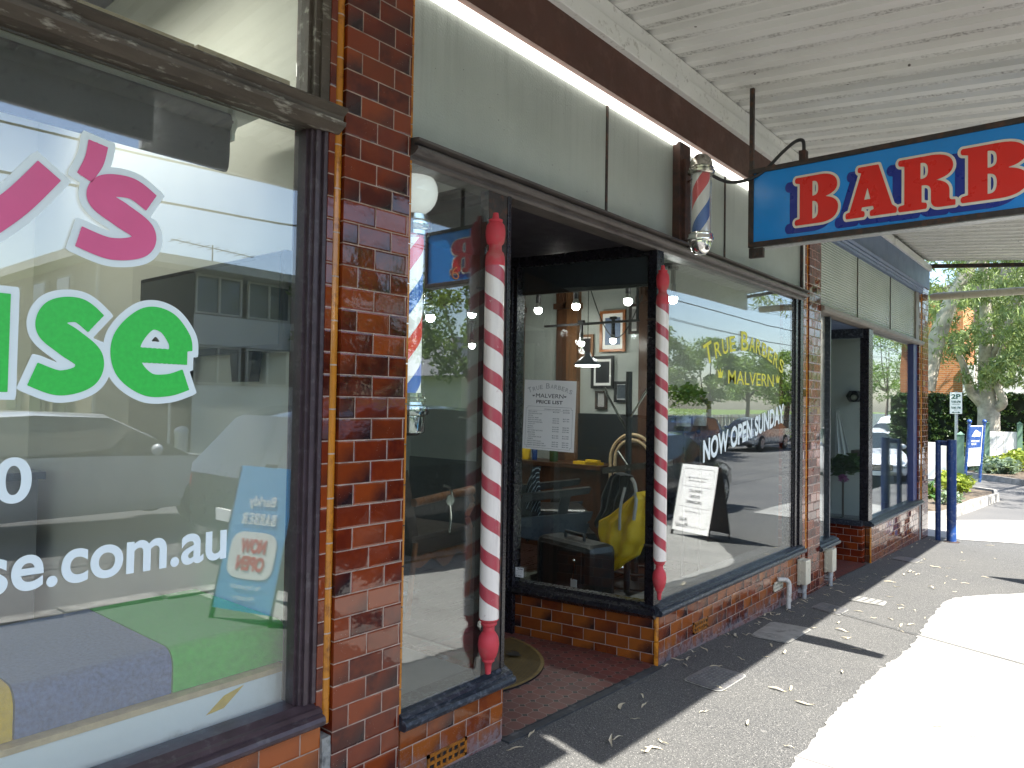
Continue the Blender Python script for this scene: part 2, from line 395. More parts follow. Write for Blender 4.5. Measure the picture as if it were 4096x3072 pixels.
def glyph_face(mb, ch, wd, ht, grow, put, step=.0023):
    loops=[[(p[0]/100*wd,p[1]/100*ht) for p in l] for l in glyph(GL[ch])]
    m=grow+.008; gx_=np.arange(-.01*wd-m,wd+m+step,step); gz_=np.arange(-m,ht+m+step,step); XX,ZZ=np.meshgrid(gx_,gz_)
    D_=np.full(XX.shape,9.0); ins=np.zeros(XX.shape,bool)
    for l in loops:
        for k in range(len(l)):
            (ax,az),(bx,bz)=l[k-1],l[k]; dx,dz=bx-ax,bz-az; L2=dx*dx+dz*dz
            if L2<1e-12: continue
            t_=np.clip(((XX-ax)*dx+(ZZ-az)*dz)/L2,0,1); D_=np.minimum(D_,np.hypot(XX-ax-t_*dx,ZZ-az-t_*dz))
            if abs(dz)>1e-9: ins^=((az>ZZ)!=(bz>ZZ))&(XX<ax+dx*(ZZ-az)/dz)
    march(mb,gx_,gz_,np.where(ins,-D_,D_)-grow,put)
def sign_word(letters,xs,org,u,v,wds,ht,grow,name,m,parent,n,dy):
    mb=MB()
    for i,(ch,x) in enumerate(zip(letters,xs)):
        o=Vector(org)+u*x+v*dy[i]+n*(.00025*i); glyph_face(mb,ch,wds[i],ht,grow,lambda a,b:o+u*a+v*b)
    part(name,mb,m,parent)
def word(mb, letters, xs, org, u, v, wds, ht, offset=0.0, mi=0, dy=None):
    for i,(ch,x) in enumerate(zip(letters,xs)):
        wd = wds[i] if isinstance(wds,list) else wds
        vs,fs=curve_mesh(glyph(GL[ch]), offset)
        mb.add([Vector(org)+u*(x+p[0]/100*wd)+v*(p[1]/100*ht+(dy[i] if dy else 0)) for p in vs], fs, mi)
    return mb
# ------------------------------------------------------------------ materials
M={}
M['tile_pier']=tiles('glazed pier tile','x','dark',burn=.80); M['tile_base']=tiles('glazed base tile','x','mid',dirty=.8,burn=.85,u0=2.069,v0=.2755,w=.1475,h=.0735)
M['tile_side']=tiles('glazed return tile','y','mid',u0=.1,v0=.2755,w=.1475,h=.0735,burn=.74,flip=True)
M['tile_left']=tiles('glazed amber tile','x','amber',u0=1.2,v0=.41); M['tile_sliver']=tiles('glazed maroon edge tile','x','dark',u0=1.40,w=.3)
M['tile_far']=tiles('glazed far base tile','x','mid',dirty=.3,u0=8.6,v0=.2755,w=.1475,h=.0735)
M['tile_far_side']=tiles('glazed far return tile','y','dark',u0=.1,v0=.2755,w=.1475,h=.0735)
M['bull']=mat('amber bullnose glaze',(.50,.185,.016),.1,var=.22,vs=7,bump=.2,bs=14,dirt=(.16,.05,.01),damt=.25,ds=14,world=True)
M['bull_grout']=mat('pale grout',(.42,.33,.26),.8,world=True)
M['aub']=mat('aubergine frame paint',(.055,.036,.042),.35,var=.25,vs=20,dirt=(.10,.085,.085),damt=.2,ds=30,world=True)
M['navy']=mat('worn navy sill paint',(.018,.023,.033),.32,var=.3,vs=25,bump=.25,bs=90,dirt=(.12,.13,.15),damt=.28,ds=45,world=True)
M['black']=mat('black gloss frame paint',(.010,.009,.013),.28,var=.3,vs=20,bump=.2,bs=70,world=True)
M['soffit_black']=mat('black soffit paint',(.017,.014,.020),.55,var=.25,vs=5,bump=.5,bs=120,world=True)
M['weather']=mat('weathered brown bar',(.085,.068,.052),.6,var=.35,vs=12,bump=.6,bs=50,dirt=(.42,.40,.34),damt=.16,ds=28,world=True,stretch=(.35,1,1))
M['lintel']=mat('grey brown lintel',(.085,.072,.066),.4,var=.3,vs=10,bump=.3,bs=60,dirt=(.03,.025,.025),damt=.3,ds=14,world=True,stretch=(.3,1,1))
def frostmat():
    t=NT('pale green glass panel'); P=t.pos(); s=t.sep(P)
    c=t.ramp(t.noise(P,1.4,5),[(.3,(.32,.355,.33)),(.7,(.43,.47,.435))])
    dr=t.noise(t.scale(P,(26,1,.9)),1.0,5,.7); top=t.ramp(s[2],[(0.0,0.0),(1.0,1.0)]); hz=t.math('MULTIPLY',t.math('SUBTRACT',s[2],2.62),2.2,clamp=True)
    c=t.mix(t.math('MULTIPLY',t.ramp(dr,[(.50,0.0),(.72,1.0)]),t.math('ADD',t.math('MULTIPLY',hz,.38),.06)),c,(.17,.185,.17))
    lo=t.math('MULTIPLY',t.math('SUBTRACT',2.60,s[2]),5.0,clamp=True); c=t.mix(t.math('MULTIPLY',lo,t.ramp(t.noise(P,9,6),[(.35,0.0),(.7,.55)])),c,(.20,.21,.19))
    c=t.mix(t.math('MULTIPLY',t.math('LESS_THAN',t.vor(P,22),.06),t.math('GREATER_THAN',t.noise(P,3,2),.5)),c,(.13,.13,.12))
    return t.end(t.bsdf(c,.32,0,.5,0,t.bump(t.noise(P,120,3),.5,.004)))
M['frost']=frostmat()
M['stain']=None
M['beam']=mat('brown painted beam',(.075,.028,.018),.6,var=.22,vs=4,bump=.4,bs=30,dirt=(.12,.058,.042),damt=.28,ds=7,world=True)
M['white_trim']=mat('white painted metal',(.74,.74,.71),.45,var=.05,vs=3,bump=.08,bs=20,dirt=(.42,.41,.37),damt=.12,ds=22,world=True)
M['iron']=mat('rusty dark iron',(.030,.024,.022),.6,var=.4,vs=18,bump=.5,bs=60,dirt=(.10,.04,.02),damt=.3,ds=20)
M['rust_board']=mat('dark stained board',(.06,.022,.014),.6,var=.4,vs=10,bump=.6,bs=40,dirt=(.012,.010,.010),damt=.45,ds=12,world=True)
M['chrome']=mat('chrome',(.78,.77,.74),.12,metal=1,var=.05,bump=.05)
M['old_chrome']=mat('tarnished chrome',(.50,.48,.43),.22,metal=1,var=.3,vs=30,bump=.3,bs=90,dirt=(.10,.09,.07),damt=.35,ds=35)
M['pole_red']=mat('faded red paint',(.50,.035,.050),.6,var=.12,vs=14,bump=.15,bs=80,dirt=(.40,.10,.09),damt=.32,ds=9)
CREAM=(.80,.73,.66); WINE=(.42,.020,.045)
M['pole_str']=stripes('cream and red spiral paint',[(CREAM,.60),(WINE,.40)],.150,1,1,.35,coat=.3,wear=(.55,.42,.38))
M['rwb']=stripes('red white blue spiral with added glow',[((.78,.78,.78),.26),((.62,.02,.02),.24),((.78,.78,.78),.26),((.01,.09,.42),.24)],.36,1,-1,.3,glow=.30)
M['rwb2']=stripes('small red white blue spiral',[((.74,.74,.72),.24),((.70,.045,.055),.26),((.74,.74,.72),.24),((.02,.12,.42),.26)],.43,1,-1,.3)
M['glass']=glass('shop window glass',dust=.003); M['glass_l']=glass('dusty shop window glass',(.95,.98,.965),.012,(.62,.68,.66),1.95); M['glass_tube']=glass('clear tube glass',(.97,.98,.98),.03)
M['cream_wall']=mat('cream interior wall',(.80,.79,.70),.7,var=.05,vs=2,bump=.1,bs=20,world=True)
M['white_in']=mat('white scuffed board',(.74,.78,.80),.6,var=.05,vs=3,bump=.15,bs=30,dirt=(.52,.56,.57),damt=.12,ds=6,world=True)
M['fl_grey']=mat('dull floor vinyl',(.20,.20,.20),.5,world=True)
M['ply']=mat('plywood edge',(.50,.36,.20),.6,var=.2,vs=30,world=True)
M['felt_y']=mat('mustard felt',(.66,.40,.01),.9,var=.12,vs=60,bump=.5,bs=300,sheen=.3); M['felt_b']=mat('denim blue felt',(.10,.135,.27),.9,var=.3,vs=90,bump=.5,bs=300,sheen=.3); M['boardblue']=mat('light blue board',(.08,.36,.70),.3,var=.04,bump=0); M['felt_g']=mat('leaf green felt',(.05,.42,.04),.9,var=.12,vs=60,bump=.4,bs=300,sheen=.3)
M['blind']=mat('charcoal blind cloth',(.030,.033,.042),.8,var=.15,vs=8,bump=.2,bs=200)
M['pale_metal']=mat('cream bracket metal',(.70,.72,.66),.4)
M['tv']=mat('dull black plastic',(.012,.012,.014),.5)
M['pink']=mat('pink vinyl lettering',(.74,.11,.27),.4,var=.05,bump=0,world=True); M['lime']=mat('green vinyl lettering',(.035,.56,.07),.4,var=.08,vs=80,bump=0,world=True); M['icewhite']=mat('white vinyl lettering',(.78,.86,.87),.4,var=.03,bump=0,world=True)
M['yelvinyl']=mat('acid yellow vinyl lettering',(.72,.66,.03),.4,var=.1,vs=90,bump=0,world=True)
M['sign_blue']=mat('sign blue panel',(.018,.275,.78),.22,var=.06,vs=2,bump=.05,bs=10,dirt=(.03,.24,.62),damt=.08,ds=30); M['sign_red']=mat('sign red lettering',(.72,.020,.012),.3,var=.04,bump=0); M['sign_cream']=mat('sign cream outline',(.74,.71,.62),.3,var=.03,bump=0); M['sign_navy']=mat('sign dark blue shadow',(.008,.025,.26),.3,var=.05,bump=0)
M['paper']=mat('white paper',(.88,.87,.84),.7,var=.02,bump=0); M['ink']=mat('dark print',(.05,.045,.045),.7,var=.05,bump=0); M['ink_l']=mat('grey print',(.42,.41,.40),.7,var=.05,bump=0)
M['blue_paint']=mat('royal blue steel paint',(.012,.050,.19),.35,var=.15,vs=8,bump=.1,bs=60,dirt=(.16,.20,.30),damt=.22,ds=18)
M['blue_grey']=mat('slate blue paint',(.13,.18,.29),.5,var=.1,vs=3,bump=.2,bs=40,world=True,dirt=(.09,.12,.2),damt=.15,ds=8); M['blue_frame']=mat('blue frame paint',(.035,.05,.16),.4,world=True); M['taupe']=mat('taupe bar paint',(.24,.21,.18),.5,world=True)
M['pvc']=mat('dirty white pvc',(.55,.54,.50),.45,var=.12,vs=20,dirt=(.3,.28,.24),damt=.3,ds=30); M['box']=mat('aged cream meter box',(.58,.55,.43),.5,var=.06,vs=10,dirt=(.35,.32,.24),damt=.15,ds=20); M['galv']=mat('galvanised conduit',(.45,.47,.48),.45,metal=.5,var=.2,vs=40,dirt=(.6,.6,.58),damt=.2,ds=50)
M['cement']=mat('cracked grey cement',(.27,.27,.25),.9,var=.3,vs=22,bump=1,bs=50,dirt=(.07,.07,.07),damt=.25,ds=16,world=True)
M['metal_lid']=mat('cast iron lid',(.13,.13,.135),.5,metal=.3,var=.25,vs=20,bump=.4,bs=40,dirt=(.2,.19,.18),damt=.3,ds=15); M['conc_lid']=mat('worn grey concrete lid',(.25,.245,.225),.85,var=.15,vs=14,bump=.5,bs=120,dirt=(.13,.125,.115),damt=.25,ds=12)
M['wood_dark']=mat('dark stained timber',(.085,.032,.014),.35,var=.35,vs=5,bump=.15,bs=30,stretch=(4,4,.6),world=True); M['wood_mid']=mat('brown timber',(.17,.075,.03),.4,var=.3,vs=6,bump=.1,stretch=(4,4,.6),world=True)
M['wood_or']=mat('orange varnished timber',(.36,.12,.035),.3,var=.25,vs=8,bump=.1)
M['leather']=mat('dark brown leather',(.115,.068,.052),.38,var=.2,vs=9,bump=.3,bs=90); M['blackleather']=mat('black leather',(.014,.014,.015),.35,var=.2,vs=9,bump=.3,bs=90)
M['greyenamel']=mat('slate enamel',(.07,.085,.105),.3,var=.1)
M['gold']=mat('dark rubber mat ribs',(.17,.115,.035),.7,var=.2,vs=20,bump=.3,bs=60)
M['yel']=mat('yellow canvas',(.86,.54,.012),.6,var=.12,vs=8,bump=.3,bs=20); M['strap']=mat('grey webbing',(.42,.40,.38),.8)
M['coat']=mat('charcoal wool',(.018,.014,.016),.9,var=.2,sheen=.2)
M['black_mirror']=mat('dark painted wall',(.020,.022,.026),.35,world=True)
M['tinwall']=mat('pressed tin wall paint',(.46,.50,.47),.45,var=.05,vs=3,bump=.2,bs=18,world=True); M['greywall']=mat('pale grey wall paint',(.42,.44,.41),.7,var=.05,world=True)
M['barfloor']=mat('dark timber floor',(.055,.026,.02),.3,var=.3,vs=4,world=True,stretch=(.5,4,1))
M['bulb']=emit('lit bulb glass',(1,.98,.93),16); M['added_glow']=emit('added strip glow',(1,.96,.86),.9)  # the bulbs are lamps, the strip glow is added
t_=NT('opal glass with added glow'); M['frosted']=t_.end(t_.bsdf((.8,.8,.78),.08,0,None,.5,None,(1,.99,.95),.16))  # opal globe given an added glow so it reads white
M['car_white']=mat('white car paint',(.70,.71,.72),.25,var=.02,bump=0,coat=.8); M['car_silver']=mat('silver car paint',(.50,.55,.62),.28,metal=.5,var=.02,bump=0,coat=.8); M['car_dark']=mat('charcoal car paint',(.022,.025,.030),.25,metal=.3,var=.02,bump=0,coat=1); M['car_blue']=mat('blue car paint',(.03,.09,.22),.25,metal=.2,var=.02,bump=0,coat=1)
M['carglass']=mat('tinted car glass',(.03,.04,.045),.04,var=.02,bump=0,spec=.9); M['tyre']=mat('tyre rubber',(.02,.02,.02),.8); M['rim']=mat('alloy rim',(.5,.5,.52),.3,metal=.8); M['lamp']=mat('headlamp glass',(.75,.78,.8),.1,metal=.4,bump=0); M['tail']=mat('red lamp glass',(.5,.01,.01),.15,bump=0)
M['bark']=mat('mottled gum bark',(.46,.42,.35),.85,var=.25,vs=3,bump=.5,bs=20,dirt=(.24,.22,.19),damt=.4,ds=4); M['bark_d']=mat('grey brown bark',(.13,.10,.08),.9,var=.3,vs=6,bump=.8,bs=25)
def leafmat(name, a, b, rough=.5, trans=.38):
    t=NT(name); g=t.n('ShaderNodeNewGeometry').outputs['Random Per Island']
    c=t.ramp(g,[(0,a),(1,b)]); x=t.bsdf(c,rough,0,.35); tr=t.n('ShaderNodeBsdfTranslucent'); t.put(tr.inputs[0],t.mix(.5,c,(.25,.32,.03)))
    m=t.n('ShaderNodeMixShader'); m.inputs[0].default_value=trans; t.t.links.new(x,m.inputs[1]); t.t.links.new(tr.outputs[0],m.inputs[2]); return t.end(m.outputs[0])
M['gum']=leafmat('gum leaves',(.11,.17,.06),(.34,.42,.19),.35); M['leafy']=leafmat('street tree leaves',(.08,.17,.03),(.22,.34,.07)); M['leafd']=leafmat('hedge leaves',(.02,.05,.015),(.09,.15,.045),.35,.12); M['yelgreen']=leafmat('yellow green leaves',(.16,.24,.03),(.34,.38,.06)); M['houseplant']=leafmat('house plant leaves',(.02,.07,.02),(.06,.14,.04))
M['purple']=leafmat('orchid petals',(.30,.03,.25),(.55,.12,.45)); M['iris']=leafmat('grey green blades',(.20,.28,.20),(.34,.42,.30))
M['litter']=leafmat('dry leaf',(.42,.36,.24),(.72,.66,.52),.6,.1); M['soil']=mat('mulch',(.11,.085,.06),.95,var=.5,vs=40,bump=1,bs=60,world=True)
M['grass']=mat('short grass',(.13,.19,.04),.9,var=.4,vs=8,bump=.6,bs=50,world=True)
def asphalt():
    t=NT('footpath asphalt'); P=t.pos()
    a=t.noise(P,130,3,.7); b=t.vor(P,110); big=t.noise(P,1.1,5); s=t.sep(P)
    c=t.ramp(a,[(.32,(.026,.028,.032)),(.68,(.150,.149,.142))]); c=t.mix(t.ramp(big,[(.35,0.0),(.7,.35)]),c,(.12,.118,.11))
    c=t.mix(t.math('MULTIPLY',t.math('LESS_THAN',b,.22),t.math('GREATER_THAN',t.noise(P,45,2),.50)),c,(.34,.33,.31))
    c=t.mix(t.ramp(t.noise(P,5,6,.7),[(.60,0.0),(.66,.35)]),c,(.06,.06,.06))
    c=t.mix(t.math('MULTIPLY',t.math('LESS_THAN',t.vor(P,4.5),.07),.6),c,(.20,.195,.185))
    h=t.math('ADD',a,t.math('MULTIPLY',b,-.7)); return t.end(t.bsdf(c,.85,0,.3,0,t.bump(h,.7,.006)))
M['asphalt']=asphalt()
def concrete(name='footpath concrete',col=(.30,.296,.28),joint=1.5):
    t=NT(name); P=t.pos(); s=t.sep(P); n=t.noise(P,1.6,6,.6); f=t.noise(P,160,3)
    c=t.ramp(n,[(.3,tuple(v*.84 for v in col)),(.7,tuple(v*1.1 for v in col))]); c=t.mix(t.ramp(f,[(.3,.25),(.6,0.0)]),c,(.3,.29,.27))
    c=t.mix(t.ramp(t.noise(P,9,4),[(.70,0.0),(.74,.5)]),c,(.22,.21,.20))
    c=t.mix(t.math('MULTIPLY',t.math('LESS_THAN',t.vor(P,3.3),.055),.85),c,(.10,.10,.10)); j=t.math('FRACT',t.math('DIVIDE',t.math('ADD',s[0],100.3),joint)); jm=t.math('LESS_THAN',j,.008)
    c=t.mix(t.math('MULTIPLY',jm,.8),c,(.10,.10,.10)); return t.end(t.bsdf(c,.85,0,.3,0,t.bump(f,.3,.003)))
M['concrete']=concrete(); M['kerb']=mat('weathered kerb stone',(.27,.26,.24),.9,var=.3,vs=8,bump=.8,bs=40,dirt=(.12,.115,.105),damt=.35,ds=5,world=True)
def road():
    t=NT('road asphalt'); P=t.pos(); c=t.ramp(t.noise(P,260,2),[(.3,(.06,.06,.062)),(.7,(.14,.138,.134))]); c=t.mix(t.ramp(t.noise(P,.5,5),[(.4,0.0),(.65,.5)]),c,(.15,.147,.14))
    return t.end(t.bsdf(c,.85,0,.3,0,t.bump(t.noise(P,200,2),.5,.005)))
M['road']=road()
def bricks(name,ca,cb,mo,w=.24,h=.086,ax=0):
    t=NT(name); P=t.pos(); s=t.sep(P); b=t.n('ShaderNodeTexBrick'); t.put(b.inputs['Vector'],t.xyz(t.math('ADD',s[0],s[1]),s[2],0.0))
    b.inputs['Color1'].default_value=(*ca,1); b.inputs['Color2'].default_value=(*cb,1); b.inputs['Mortar'].default_value=(*mo,1); b.inputs['Scale'].default_value=1; b.inputs['Brick Width'].default_value=w; b.inputs['Row Height'].default_value=h; b.inputs['Mortar Size'].default_value=.008; b.inputs['Bias'].default_value=0
    return t.end(t.bsdf(b.outputs['Color'],.85,0,.3,0,t.bump(t.math('SUBTRACT',1.0,b.outputs['Fac']),.6,.01)))
M['brick_o']=bricks('orange brick',(.46,.19,.07),(.36,.13,.05),(.42,.33,.24)); M['brick_tan']=bricks('tan brick',(.42,.37,.27),(.36,.31,.22),(.38,.34,.27)); M['brick_d']=bricks('dark brown brick',(.030,.022,.024),(.045,.032,.032),(.025,.02,.02))
M['render']=mat('off white render',(.62,.62,.58),.8,var=.05,vs=2,world=True); M['whiteboard']=mat('white weatherboard',(.78,.78,.75),.6,var=.03,world=True); M['rooft']=mat('dark roof metal',(.10,.10,.11),.5); M['guttr']=mat('pale eaves paint',(.52,.50,.43),.6); M['houseglass']=mat('house window glass',(.05,.065,.075),.05,spec=.9,bump=0,world=True)
def hexfloor():
    """octagon-and-dot quarry tiles"""
    t=NT('octagon quarry tile'); P=t.pos(); s=t.sep(P); p=.082
    a=t.math('FRACT',t.math('ADD',t.math('DIVIDE',s[0],p),100.0)); b=t.math('FRACT',t.math('ADD',t.math('DIVIDE',s[1],p),100.0))
    da=t.math('ABSOLUTE',t.math('SUBTRACT',a,.5)); db=t.math('ABSOLUTE',t.math('SUBTRACT',b,.5)); su=t.math('ADD',da,db)
    dot=t.math('GREATER_THAN',su,.77); edge=t.math('LESS_THAN',t.math('ABSOLUTE',t.math('SUBTRACT',su,.77)),.03)
    ln=t.math('MULTIPLY',t.math('GREATER_THAN',t.math('MAXIMUM',da,db),.478),t.math('LESS_THAN',su,.77))
    wn=t.white(t.xyz(t.math('FLOOR',t.math('DIVIDE',s[0],p)),t.math('FLOOR',t.math('DIVIDE',s[1],p)),1.0))[0]
    c=t.ramp(wn,[(0,(.105,.028,.024)),(1,(.16,.045,.036))]); c=t.mix(t.ramp(t.noise(P,9,6),[(.4,0.0),(.7,.5)]),c,(.07,.045,.045))
    c=t.mix(dot,c,(.010,.008,.009)); c=t.mix(t.math('MAXIMUM',edge,ln),c,(.20,.15,.13))
    return t.end(t.bsdf(c,.42,0,.4,0,t.bump(t.math('MAXIMUM',edge,ln),-.3,.002)))
M['hex']=hexfloor(); M['slate']=mat('dark slate strip',(.035,.038,.042),.7,var=.25,vs=12,bump=.5,bs=60,world=True,dirt=(.12,.12,.12),damt=.2)
def awnmat():
    t=NT('white painted awning sheet'); P=t.pos(); s=t.sep(P)
    c=t.ramp(t.noise(t.scale(P,(1,.3,1)),3,4),[(.3,(.64,.64,.60)),(.7,(.76,.76,.73))])
    ph=t.math('FRACT',t.math('DIVIDE',t.math('ADD',s[0],100.0),.205))
    zone=t.math('LESS_THAN',t.math('ABSOLUTE',t.math('SUBTRACT',ph,.76)),.11)
    d=t.ramp(t.noise(P,48,5,.75),[(.50,0.0),(.58,1.0)]); d2=t.noise(P,2.2,3)
    c=t.mix(t.math('MULTIPLY',t.math('MULTIPLY',zone,t.math('ADD',t.math('MULTIPLY',d,.75),.22)),t.ramp(d2,[(.30,.25),(.60,.95)])),c,(.22,.215,.19))
    c=t.mix(t.math('MULTIPLY',zone,t.ramp(t.noise(t.scale(P,(3,.6,1)),2.5,3),[(.5,0.0),(.75,.45)])),c,(.33,.33,.30))
    sp=t.math('MULTIPLY',t.math('LESS_THAN',t.vor(P,9),.075),t.math('GREATER_THAN',t.noise(P,7,2),.55)); c=t.mix(sp,c,(.12,.11,.10))
    return t.end(t.bsdf(c,.55,0,.4))
M['awning']=awnmat()
def ribbedglass():
    t=NT('reeded pale green glass'); P=t.pos(); s=t.sep(P); wv=t.math('SINE',t.math('MULTIPLY',s[2],2*PI/.024))
    c=t.ramp(t.noise(P,1.5,3),[(.3,(.42,.47,.38)),(.7,(.55,.60,.50))]); c=t.mix(t.ramp(wv,[(.0,.35),(.6,0.0)]),c,(.25,.28,.22))
    return t.end(t.bsdf(c,.22,0,.5,0,t.bump(wv,.8,.004)))
M['reeded']=ribbedglass()
def towelmat():
    t=NT('striped barber cape'); s=t.sep(t.obj()); f=t.math('FRACT',t.math('ADD',t.math('MULTIPLY',t.math('ADD',s[1],t.math('MULTIPLY',s[2],.35)),55.0),50.0))
    return t.end(t.bsdf(t.mix(t.math('LESS_THAN',f,.22),(.012,.016,.022),(.35,.42,.46)),.6,0,None,0,None))
M['cape']=towelmat()
# =================================================================== GROUND
def sheet(mb, x0,x1,y0,y1, dz, nx=24, mi=0):
    xs=sorted(set([x0+(x1-x0)*i/nx for i in range(nx+1)]+[v for v in (12.0,) if x0<v<x1]))
    for a,b in zip(xs[:-1],xs[1:]):
        mb.poly([(a,y0,gz(a)+dz),(b,y0,gz(b)+dz),(b,y1,gz(b)+dz),(a,y1,gz(a)+dz)],mi)
    return mb
mb=MB()
for a,b in ((-200,-20),(-20,12),(12,400)): 
    mb.poly([(a,-300,gz(max(a,-20))-.16),(b,-300,gz(b)-.16),(b,300,gz(b)-.16),(a,300,gz(max(a,-20))-.16)])
struct('ground',mb,M['grass'])
mb=MB(); sheet(mb,-20,12,-12.4,-3.3,-.14); sheet(mb,12,120,-12.4,-2.2,-.14,30); struct('road',mb,M['road'])
mb=MB(); sheet(mb,-20,12.55,-3.12,6,0,60); 
struct('footpath',mb,M['asphalt'])
# concrete slab laid in the outer half of the footpath, ragged edge against the asphalt
edge=[G(px,py) for px,py in ((3040,3200),(3150,3072),(3260,2950),(3330,2860),(3410,2790),(3480,2715),(3560,2650),(3640,2590),(3690,2520),(3740,2450),(3775,2412),(3815,2394),(3900,2384),(4096,2374),(4300,2366))]
pts=[]
for a,b in zip(edge[:-1],edge[1:]):
    for k in range(10):
        p=a.lerp(b,k/10); pts.append((p.x+random.uniform(-.012,.012), p.y+random.uniform(-.012,.012)))
pts.append((9.6,-3.1)); pts.append((pts[0][0],-3.1))
mb=MB(); mb.poly([(x,y,gz(x)+.004) for x,y in pts]); 
struct('concrete_slab_path',mb,M['concrete'])
mb=MB(); sheet(mb,12.56,60,-2.0,.6,.004,20); sheet(mb,18.6,60,.6,3.0,.004,20); 
conc=[G(px,py) for px,py in ((3722,2178),(3850,2186),(4000,2240),(4300,2275))]
struct('lane',mb,M['road'])
mb=MB(); mb.poly([(11.56,.4,gz(11.56)+.006),(11.56,-.42,gz(11.56)+.006),(11.9,-1.1,gz(11.9)+.006),(12.0,-2.6,gz(12)+.006),(15.6,-2.6,-.277+.012),(14.2,-.6,-.277+.012),(13.2,.35,-.277+.012)])
struct('crossover_slab',mb,M['concrete'])
mb=MB()
for i in range(40):
    x=-14+i*.66; mb.cbox((x+.33,-3.2+random.uniform(-.01,.01),gz(x)-.06),(.64,.16,.14+random.uniform(-.01,.01)),random.uniform(-.02,.02),ry=.033)
struct('kerb',mb,M['kerb'])
mb=MB(); sheet(mb,-14,12.2,-3.75,-3.30,-.134,20); struct('gutter',mb,M['kerb'])
mb=MB(); sheet(mb,-40,140,-12.55,-12.4,-.02,8); sheet(mb,-40,140,-15.2,-13.9,.0,8); struct('far_footpath',mb,M['concrete'])
mb=MB(); sheet(mb,-40,140,-13.9,-12.55,-.015,8); sheet(mb,-40,140,-40,-15.2,-.015,8); struct('verge',mb,M['grass'])
# a thin dark line crossing the path
a,b=G(3300,2440),G(4200,2690); mb=MB(); d=Vector((-(b-a).y,(b-a).x,0)).normalized()*.006
mb.poly([(p.x,p.y,gz(p.x)+.009) for p in (a-d,b-d,b+d,a+d)]); struct('dark_path_line',mb,M['slate'])
# =================================================================== LEFT SHOP
def sill_prof(z0,z1,out=.055,yin=.06):
    h=z1-z0
    return [(yin,z0),(-out*.75,z0),(-out*.95,z0+h*.12),(-out,z0+h*.3),(-out*.9,z0+h*.48),(-out*.55,z0+h*.55),(-out*.6,z0+h*.66),(-out*.35,z0+h*.78),(-out*.1,z0+h*.82),(0.02,z0+h),(yin,z0+h)]
shopL=thing('children_shop','pale windowed shop beside the amber tiled pillar, with bright pink and green lettering','shop',(-1,0,gz(-1)))
mb=MB(); mb.box(-3.2,0,-.25,1.500,.3,.415); part('tiled_base',mb,M['tile_left'],shopL)
mb=MB(); mb.prism(sill_prof(.425,.492,.05,.09),-3.2,1.487); part('sill',mb,M['aub'],shopL)
mb=MB(); mb.box(-3.2,.055,.49,1.417,.063,2.405); gl=part('window_pane',mb,M['glass_l'],shopL)
mb=MB()
for x0,x1,y0 in ((1.415,1.424,.035),(1.424,1.436,.018),(1.436,1.452,.006),(1.452,1.464,.014),(1.464,1.479,.0)): mb.box(x0,y0,.492,x1,.10,2.41)
part('window_frame',mb,M['aub'],shopL)
mb=MB(); mb.prism([(.09,2.41),(-.01,2.405),(-.045,2.425),(-.05,2.437),(-.03,2.445),(-.035,2.46),(-.06,2.475),(-.055,2.485),(.09,2.492)],-3.2,1.515); part('transom_bar',mb,M['weather'],shopL)
mb=MB()
for x0,x1,y0 in ((1.415,1.427,.035),(1.427,1.445,.012),(1.445,1.479,.0)): mb.box(x0,y0,2.492,x1,.10,3.5)
mb.box(-3.2,.03,3.46,1.415,.10,3.5); part('upper_frame',mb,M['weather'],shopL)
mb=MB(); mb.box(-3.2,.055,2.49,1.417,.063,3.46); part('upper_pane',mb,M['glass_l'],shopL)
mb=MB(); mb.box(1.497,.10,.2,1.56,2.9,3.5); mb.box(-3.2,2.9,.2,1.56,3.0,3.5); mb.box(-3.3,.0,.2,-3.2,5.3,3.3); mb.box(-3.2,.12,3.5,1.497,5.2,3.6); part('inner_wall',mb,M['cream_wall'],shopL)
mb=MB(); mb.box(-3.2,.3,.15,1.497,5.2,.19); part('floor_board',mb,M['ply'],shopL)
mb=MB(); mb.box(-3.3,-.02,3.5,1.5,5.4,5.6); part('upper_wall',mb,M['render'],shopL)
mb=MB(); mb.box(-3.2,.075,2.50,1.40,.45,2.53); part('soffit_board',mb,M['white_in'],shopL)
mb=MB()
for i in range(14):
    x=1.38-.33*i; mb.box(x-.32,.085,2.531,x,.11+random.uniform(0,.01),2.565+random.uniform(-.003,.006))
part('brick_ledge',mb,M['ply'],shopL)
# pier between the shops
def bullnose(mb, xc, yb, r, z0, z1, seg=.151, core=False):
    if core:
        prof=[(xc-r*.975*math.cos(t), yb-r*.88*math.sin(t)) for t in [PI*k/10 for k in range(11)]]; mb.prism(prof,z0+.001,z1-.001,'z',0,True,True); return
    z=z0
    while z<z1-.01:
        zt=min(z+seg,z1); prof=[(xc-r*math.cos(t), yb-r*.9*math.sin(t)) for t in [PI*k/10 for k in range(11)]]
        mb.prism([(p[0],p[1]) for p in prof],z+.0025,zt-.0025,'z',0,True,True); z+=seg
def pier(name,label,cx,parts):
    return thing(name,label,'pillar',(cx,0,gz(cx)))
p1=pier('tiled_pillar','tall maroon tiled pillar between the lettered window and the barber shop, amber bullnose down one edge',1.68,0)
mb=MB(); mb.box(1.479,-.004,.41,1.503,.2,3.5); part('maroon_edge',mb,M['tile_sliver'],p1)
mb=MB(); mb.box(1.503,.006,.41,1.538,.2,3.5); mb.box(1.8365,-.006,-.1,1.842,.2,3.5); part('grout',mb,M['bull_grout'],p1)
mb=MB(); bullnose(mb,1.5205,.008,.0172,.41,3.5); part('bullnose',mb,M['bull'],p1)
mb=MB(); bullnose(mb,1.5205,.008,.0172,.41,3.5,core=True); part('grout_core',mb,M['bull_grout'],p1)
